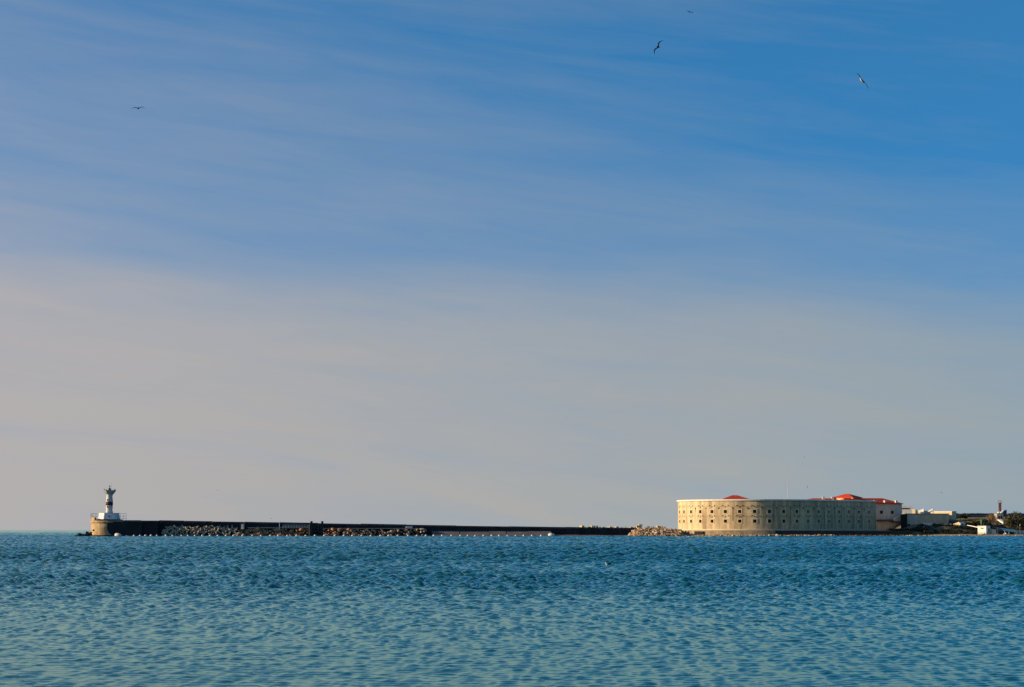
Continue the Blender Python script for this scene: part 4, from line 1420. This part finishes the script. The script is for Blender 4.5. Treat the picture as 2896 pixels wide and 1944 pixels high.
    T = thing('boundary_wall', 'white boundary wall descending from the gabled hut to the kiosk', 'wall', (x0, 815, 0))
    vs = []
    for px, py, pb, Yd in pts:
        x = X_(px, Yd) - x0
        vs += [(x, Yd - 815, Z_(pb, Yd)), (x, Yd - 815, Z_(py, Yd)), (x + .3, Yd - 814.6, Z_(py, Yd)), (x + .3, Yd - 814.6, Z_(pb, Yd))]
    MB().add(vs, [(i * 4 + k, (i + 1) * 4 + k, (i + 1) * 4 + (k + 1) % 4, i * 4 + (k + 1) % 4) for i in range(2) for k in range(4)] + [(0, 1, 2, 3), (8, 9, 10, 11)]).obj('panel', M['white'], T)
    # white kiosk
    Y = 801
    x0, xm, x1 = X_(2769, Y), X_(2789, Y), X_(2805, Y)
    zg = Z_(1506, Y)
    T = thing('white_kiosk', 'white cube kiosk with a small dark sign on the shore', 'kiosk', (xm, Y, zg), math.radians(-40))
    a = (xm - x0) / math.cos(math.radians(40)); b = (x1 - xm) / math.sin(math.radians(40))
    zt = Z_(1487.5, Y) - zg
    MB().box(-a, 0, 0, b, 0, zt - .2).obj('wall', M['white'], T)
    MB().box(-a - .12, .12, -.12, b + .12, zt - .197, zt).obj('roof', M['coping'], T)
    MB().box(-a * .62, -a * .3, -.06, -.003, zt * .55, zt * .68).obj('sign', M['shutter'], T)
    MB().box(.003, .05, b * .55, b * .82, 0, zt * .62).obj('door', M['slate'], T)
    MB().box(-a, 0, 0, b, -1.5, -.003).obj('footing', M['plaster'], T)
    x2 = X_(2818, 803)
    T = thing('low_annex', 'low white annex wall touching the right side of the kiosk', 'wall', (X_(2806, 803), 803.5, zg))
    MB().box(0, x2 - X_(2806, 803), 0, 2, -.5, Z_(1498, 803) - zg - .12).obj('wall', M['white'], T)
    MB().box(-.08, x2 - X_(2806, 803) + .08, -.08, 2.08, Z_(1498, 803) - zg - .117, Z_(1498, 803) - zg).obj('coping', M['coping'], T)
    # teal shelter
    Y = 804
    x0, x1 = X_(2820, Y), X_(2871, Y)
    zg = float(ground_z(x0, Y))
    T = thing('teal_shelter', 'open shelter with a sloping teal sheet roof near the right edge', 'shelter', (x0, Y, zg))
    w = x1 - x0
    zl, zr_ = Z_(1493.5, Y) - zg, Z_(1499.5, Y) - zg
    vs = [(0, 0, zl), (w, 0, zr_), (w + .4, -3, zr_ - 1.1), (2.2, -3, zl - 1.2)]
    MB().add(vs + [(x, y, z + .12) for x, y, z in vs], [(0, 1, 2, 3), (4, 5, 6, 7), (0, 1, 5, 4), (1, 2, 6, 5), (2, 3, 7, 6), (3, 0, 4, 7)]).obj('roof', M['teal'], T)
    for x, y, z in ((.2, -.1, zl - .05), (w - .2, -.1, zr_), (w - .2, -2.8, zr_ - 1.1), (2.4, -2.8, zl - 1.25), (w * .55, -2.9, (zl + zr_) / 2 - 1.2)):
        MB().box(x - .08, x + .08, y - .08, y + .08, -.4, z).obj('post', M['white'], T)
    MB().box(.4, w - .4, .02, .15, -.3, zr_ - .2).obj('back_wall', M['slate'], T)
    # boats
    def boat(px, Yb, L, label, ry):
        x = X_(px, Yb)
        T = thing('small_boat', label, 'boat', (x, Yb, float(ground_z(x, Yb)) + .25), ry, 'small white boats on the shore')
        secs = [(-.5, .32, .30), (-.25, .42, .3), (.1, .42, .32), (.35, .26, .38), (.5, .03, .48)]
        vs, fs = [], []
        for t, hw, hh in secs:
            vs += [(t * L, -hw * L * .5, hh * L * .8), (t * L, -hw * L * .3, .05), (t * L, 0, -.1), (t * L, hw * L * .3, .05), (t * L, hw * L * .5, hh * L * .8)]
        for i in range(4):
            fs += [(i * 5 + k, (i + 1) * 5 + k, (i + 1) * 5 + k + 1, i * 5 + k + 1) for k in range(4)]
        fs.append((0, 1, 2, 3, 4))
        MB().add(vs, fs).obj('hull', M['white'], T)
        dk = []
        for t, hw, hh in secs: dk += [(t * L, -hw * L * .46, hh * L * .72), (t * L, hw * L * .46, hh * L * .72)]
        MB().add(dk, [(2 * i, 2 * i + 2, 2 * i + 3, 2 * i + 1) for i in range(4)]).obj('deck', M['coping'], T)
        MB().box(-.2 * L, .08 * L, -.14 * L, .14 * L, .2 * L, .42 * L, .08).obj('cabin', M['white'], T)
    boat(2781, 797.5, 2.3, 'small white boat hauled out below the white kiosk', math.radians(200))
    boat(2844, 797.5, 2.2, 'small white boat hauled out before the teal shelter', math.radians(-160))
    # pale low wall and lamp at the right edge
    Y = 803
    x0 = X_(2874, Y)
    T = thing('shore_wall', 'low pale blue wall at the right edge by the lamp post', 'wall', (x0, Y, 0.9))
    MB().box(0, 9, 0, .4, 0, Z_(1501.5, Y) - 1.02).obj('panel', M['slatepale'], T)
    MB().box(-.06, 9.06, -.06, .46, Z_(1501.5, Y) - 1.017, Z_(1501.5, Y) - .9).obj('coping', M['coping'], T)
    xl = X_(2885, 801)
    T = thing('lamp_post', 'thin pale lamp post near the right edge', 'lamp post', (xl, 801, .9))
    hl = Z_(1487, 801) - .9
    MB().tube((0, 0, 0), (0, 0, hl), .06, .04).obj('pole', M['rail'], T)
    MB().lathe([(.08, hl), (.22, hl + .1), (.18, hl + .3), (.05, hl + .36)], 8).obj('lamp', M['white'], T)
    # green kiosk
    Y = 840
    x = X_(2779.5, Y); zg = float(ground_z(x, Y))
    T = thing('green_kiosk', 'narrow green cabin among dark bushes below the dry grass', 'cabin', (x, Y, zg))
    zt = Z_(1469.5, Y) - zg
    MB().box(-.65, .65, -.65, .65, -.3, zt - .18).obj('wall', M['green'], T)
    MB().box(-.75, .75, -.75, .75, zt - .177, zt).obj('roof', M['green'], T)
    MB().box(.1, .55, -.69, -.653, .1, zt * .7).obj('door', M['white'], T)
    # shaded hillside house and pale ramp
    Y = 880
    x0, x1 = X_(2820, Y), X_(2838, Y)
    T = thing('hillside_house', 'grey blockhouse with dark openings under the red mast', 'house', (x0, Y, 5.5))
    zt = Z_(1452, Y) - 5.5
    MB().box(0, x1 - x0, 0, 5, 0, zt - .2).obj('wall', M['plaster'], T)
    MB().box(-.15, x1 - x0 + .15, -.15, 5.1, zt - .197, zt).obj('roof', M['slate'], T)
    for fx in (.35, .72):
        MB().box((x1 - x0) * fx - .35, (x1 - x0) * fx + .35, -.06, -.003, zt * .45, zt * .75).obj('window', M['dark'], T)
    # red lattice mast with base and blue hut
    Y = 886
    x = X_(2829, Y); zg = Z_(1446, Y)
    T = thing('lattice_mast', 'dark red lattice mast with a railed top platform on the skyline', 'mast', (x, Y, zg))
    h = Z_(1423.5, Y) - zg
    for sx in (-1, 1):
        for sy in (-1, 1):
            MB().tube((sx * .42, sy * .42, -.3), (sx * .42, sy * .42, h), .1, n=4).obj('leg', M['redmast'], T)
    mb = MB()
    n = 7
    for i in range(n):
        z0, z1 = h * i / n, h * (i + 1) / n
        for a, b in (((-.42, -.42), (.42, -.42)), ((.42, -.42), (.42, .42)), ((.42, .42), (-.42, .42)), ((-.42, .42), (-.42, -.42))):
            mb.tube((*a, z0), (*b, z1), .05, n=4); mb.tube((*a, z1), (*b, z1), .05, n=4)
            mb.tube((*b, z0), (*a, z1), .05, n=4)
    mb.obj('lattice', M['redmast'], T)
    MB().box(-.6, 1.0, -.6, .6, h, h + .12).obj('platform', M['redmast'], T)
    ht = Z_(1416, Y) - zg
    mb = MB()
    for x_, y_ in ((-.5, -.5), (.45, -.5), (-.5, .5), (.45, .5)): mb.tube((x_, y_, h + .12), (x_, y_, ht), .055, n=4)
    for a, b in (((-.5, -.5), (.45, -.5)), ((.45, -.5), (.45, .5)), ((.45, .5), (-.5, .5)), ((-.5, .5), (-.5, -.5))):
        mb.tube((*a, ht), (*b, ht), .05, n=4); mb.tube((*a, (h + ht) / 2), (*b, (h + ht) / 2), .04, n=4)
    mb.obj('top_cage', M['redmast'], T)
    MB().tube((.9, 0, h + .1), (1.05, 0, ht), .06, n=4).obj('aerial', M['redmast'], T)
    MB().tube((.85, -.4, .2), (.8, -.4, h), .045, n=4).obj('ladder', M['rail'], T)
    MB().box(-.9, .9, -.8, .8, -2.2, -.31).obj('base', M['white'], T)
    x = X_(2839, Y)
    T = thing('blue_hut', 'small blue shed with sloped white side at the foot of the red mast', 'shed', (x, Y - 2, Z_(1453, Y)))
    hb = Z_(1442.5, Y) - Z_(1453, Y)
    MB().prism([(-.4, 0), (1.0, 0), (1.0, hb), (.5, hb), (-.4, hb * .55)], 0, 1.6).obj('wall', M['blue'], T)
    MB().add([(-1.6, -.1, 0), (-.45, -.1, hb * .6), (-.45, 1.6, hb * .6), (-1.6, 1.6, 0), (-1.75, -.1, .15), (-.45, -.1, hb * .85), (-.45, 1.6, hb * .85), (-1.75, 1.6, .15)],
             [(0, 1, 2, 3), (4, 5, 6, 7), (0, 1, 5, 4), (1, 2, 6, 5), (2, 3, 7, 6), (3, 0, 4, 7)]).obj('ramp', M['white'], T)
    # pale concrete chute below the house
    Y = 858
    x = X_(2828, Y)
    T = thing('concrete_ramp', 'short pale concrete ramp on the slope left of the olive tree', 'ramp', (x, Y, 0))
    z0, z1 = Z_(1468.5, Y), Z_(1479, Y)
    MB().add([(0, 4, z0), (1.6, 4, z0), (2.9, 0, z1), (1.8, 0, z1), (0, 4, z0 - .5), (1.6, 4, z0 - .5), (2.9, 0, z1 - .8), (1.8, 0, z1 - .8)],
             [(0, 1, 2, 3), (4, 5, 6, 7), (0, 1, 5, 4), (1, 2, 6, 5), (2, 3, 7, 6), (3, 0, 4, 7)]).obj('slab', M['coping'], T)


M['slatepale'] = mat('pale_blue_render', (.34, .40, .44), .8, (.28, .33, .37), .5)
build_right_shore()


# ------------------------------------------------------------------ gulls
def gull_mesh(name, dih_l, dih_r, m, white=None, wchord=1.0):
    """one continuous surface: a spindle body whose flanks run out into two bent wings.
    body along +x (head), left wing +y. dih = heights of the wing stations"""
    prof = [(-.27, .004, 0), (-.22, .035, .0), (-.13, .05, 0), (-.05, .068, 0), (.03, .075, 0), (.11, .07, 0), (.17, .052, .01), (.215, .045, .02), (.25, .038, .022), (.285, .012, .018)]
    n = 8
    vs, fs, mi = [], [], []
    for x, r, dz in prof:
        for k in range(n):
            a = 2 * math.pi * (k + .5) / n
            vs.append((x, r * math.cos(a) * (1.6 if x < -.2 else 1), r * math.sin(a) * .9 + dz))
    # side strips: k such that vertices straddle angle 0 (left,+y) -> k=7,0 ; right (-y) -> k=3,4
    for i in range(len(prof) - 1):
        for k in range(n):
            k2 = (k + 1) % n
            if i in (3, 4) and k in (7, 3): continue
            fs.append((i * n + k, i * n + k2, (i + 1) * n + k2, (i + 1) * n + k))
    fs.append(tuple(range(n))); fs.append(tuple((len(prof) - 1) * n + k for k in range(n - 1, -1, -1)))
    nb = len(fs)
    for side, dih in ((1, dih_l), (-1, dih_r)):
        lo, up = (7, 0) if side == 1 else (4, 3)
        loop = [5 * n + up, 4 * n + up, 3 * n + up, 3 * n + lo, 4 * n + lo, 5 * n + lo]
        st = [(.16, .115, -.06), (.30, .145, -.035), (.42, .10, -.045), (.56, .02, -.075), (.68, -.075, -.12)]
        for (sy, le, te), dz in zip(st, dih):
            le_, te_ = te + (le - te) * wchord, te
            mid = (le_ + te_) / 2
            t = .012 * (1 - sy)
            i0 = len(vs)
            for x, h in ((le_, t), (mid, 2 * t), (te_, .3 * t), (te_, -.3 * t), (mid, -t), (le_, -t)):
                vs.append((x, side * sy, dz + h))
            new = list(range(i0, i0 + 6))
            for k in range(6):
                k2 = (k + 1) % 6
                fs.append((loop[k], loop[k2], new[k2], new[k]))
            loop = new
        fs.append(tuple(loop))
    me = bpy.data.meshes.new(name)
    me.from_pydata(vs, [], fs)
    me.materials.append(m)
    if white:
        me.materials.append(white)
        for i, p in enumerate(me.polygons):
            if i < nb: p.material_index = 1
    bm = bmesh.new(); bm.from_mesh(me); bmesh.ops.recalc_face_normals(bm, faces=bm.faces); bm.to_mesh(me); bm.free()
    me.polygons.foreach_set('use_smooth', [True] * len(me.polygons))
    return me


BEAK = MB().lathe([(.014, 0), (.012, .03), (.003, .065)], 6, Matrix.Translation((.28, 0, .015)) @ Matrix.Rotation(math.pi / 2, 4, 'Y')).mesh('beak', M['beak'])


def gull(px, py, D, head, wing, me, label, scale=1.0):
    p = at(px, py, D)
    h = Vector(head).normalized()
    w = Vector(wing); w = (w - h * w.dot(h)).normalized()
    u = h.cross(w)
    R = Matrix((h, w, u)).transposed().to_4x4()
    T = thing('gull', label, 'gull', p, 0, 'gulls flying over the sea')
    T.rotation_euler = R.to_euler()
    T.scale = (scale,) * 3
    link('body', me, T); link('beak', BEAK, T)
    return T


glide = gull_mesh('gull_body', (.05, .09, .10, .08, .04), (.05, .09, .10, .08, .04), M['gull'], None, 1.2)
bank = gull_mesh('gull_body', (.05, .10, .10, .04, -.04), (.05, .10, .10, .04, -.04), M['gull'], None, 1.35)
pale = gull_mesh('gull_body', (.03, .05, .05, .03, .0), (.03, .05, .05, .03, .0), M['gull'], M['gull_white'], 1.35)
gull(391.5, 307, 200, (.25, -1, .05), (1, .25, .13), glide, 'dark gull gliding with level wings alone in the upper left sky')
gull(1861.5, 133.5, 185, (-.42, -.9, -.05), (.64, .1, .77), bank, 'dark gull with raised bent wings in the top middle of the sky', 1.15)
gull(2438, 228, 175, (-.55, -.75, .35), (.62, .1, -.76), pale, 'white bodied gull banking steeply in the upper right sky', 1.65)
gull(1951, 35, 330, (.3, -1, .1), (1, .3, -.22), glide, 'small gull nearest the top edge of the sky')
far = [(616.5, 1387, 640, (.3, -1, 0), (1, .3, .45), 'far gull low in the sky right of the lighthouse'),
       (767, 1466.5, 700, (.6, -1, 0), (1, .6, .3), 'far gull skimming just above the middle of the breakwater'),
       (70.5, 1435, 1050, (.3, -1, 0), (1, .2, -.6), 'tiny far gull just above the horizon at the left edge'),
       (1378, 1456, 1100, (.3, -.4, .6), (.5, .1, 1), 'tiny pale gull above the right part of the breakwater'),
       (2283, 1378, 760, (.2, -1, 0), (.15, .1, 1), 'far gull with upright wings just right of the flagpole'),
       (2662, 1394, 720, (.4, -1, 0), (1, .4, -.4), 'far gull over the beige hall right of the fort'),
       (2275, 1293, 1100, (.4, -1, 0), (1, .4, -.4), 'tiny far gull high above the fort pavilion'),
       (1206, 1309, 1150, (.4, -1, 0), (1, .4, .1), 'tiny far gull low over the middle of the breakwater'),
       (1602, 1181, 1200, (.4, -1, 0), (1, .4, .15), 'tiny far gull in the grey sky well left of the fort'),
       (1295, 1195, 1150, (.4, -1, 0), (1, .4, -.1), 'tiny far gull in the grey sky of the picture middle')]
for px, py, D, h, w, lab in far:
    gull(px, py, D, h, w, pale if 'pale' in lab else bank, lab)


def floating_gull():
    Y = 2.7 * 5575 / (1599.5 - 1499)
    x = X_(1719, Y)
    T = thing('floating_gull', 'white breasted gull floating on the open water below the fort', 'gull', (x, Y, .02), math.radians(205))
    mb = MB()
    prof = [(-.26, .01, .12), (-.18, .05, .10), (-.05, .085, .08), (.06, .09, .08), (.14, .075, .10), (.18, .05, .16), (.19, .042, .21), (.215, .045, .25), (.25, .02, .25)]
    n = 10; vs, fs = [], []
    for x_, r, z in prof:
        for k in range(n):
            a = 2 * math.pi * k / n
            vs.append((x_, r * math.cos(a), z + r * math.sin(a)))
    for i in range(len(prof) - 1):
        fs += [(i * n + k, i * n + (k + 1) % n, (i + 1) * n + (k + 1) % n, (i + 1) * n + k) for k in range(n)]
    fs += [tuple(range(n)), tuple((len(prof) - 1) * n + k for k in range(n))]
    mb.add(vs, fs).obj('body', M['gull_white'], T, True)
    for s in (-1, 1):
        MB().add([(.1, s * .088, .12), (-.05, s * .1, .15), (-.2, s * .07, .17), (-.36, s * .02, .2), (-.2, s * .05, .09), (-.05, s * .09, .07),
                  (-.05, s * .05, .19), (-.2, s * .02, .2)], [(0, 1, 2, 5), (2, 3, 4, 5), (0, 1, 6), (1, 2, 7, 6), (2, 3, 7)]).obj('wing', M['gull'], T)
    MB().tube((.24, 0, .25), (.3, 0, .24), .014, .004).obj('beak', M['beak'], T)


floating_gull()
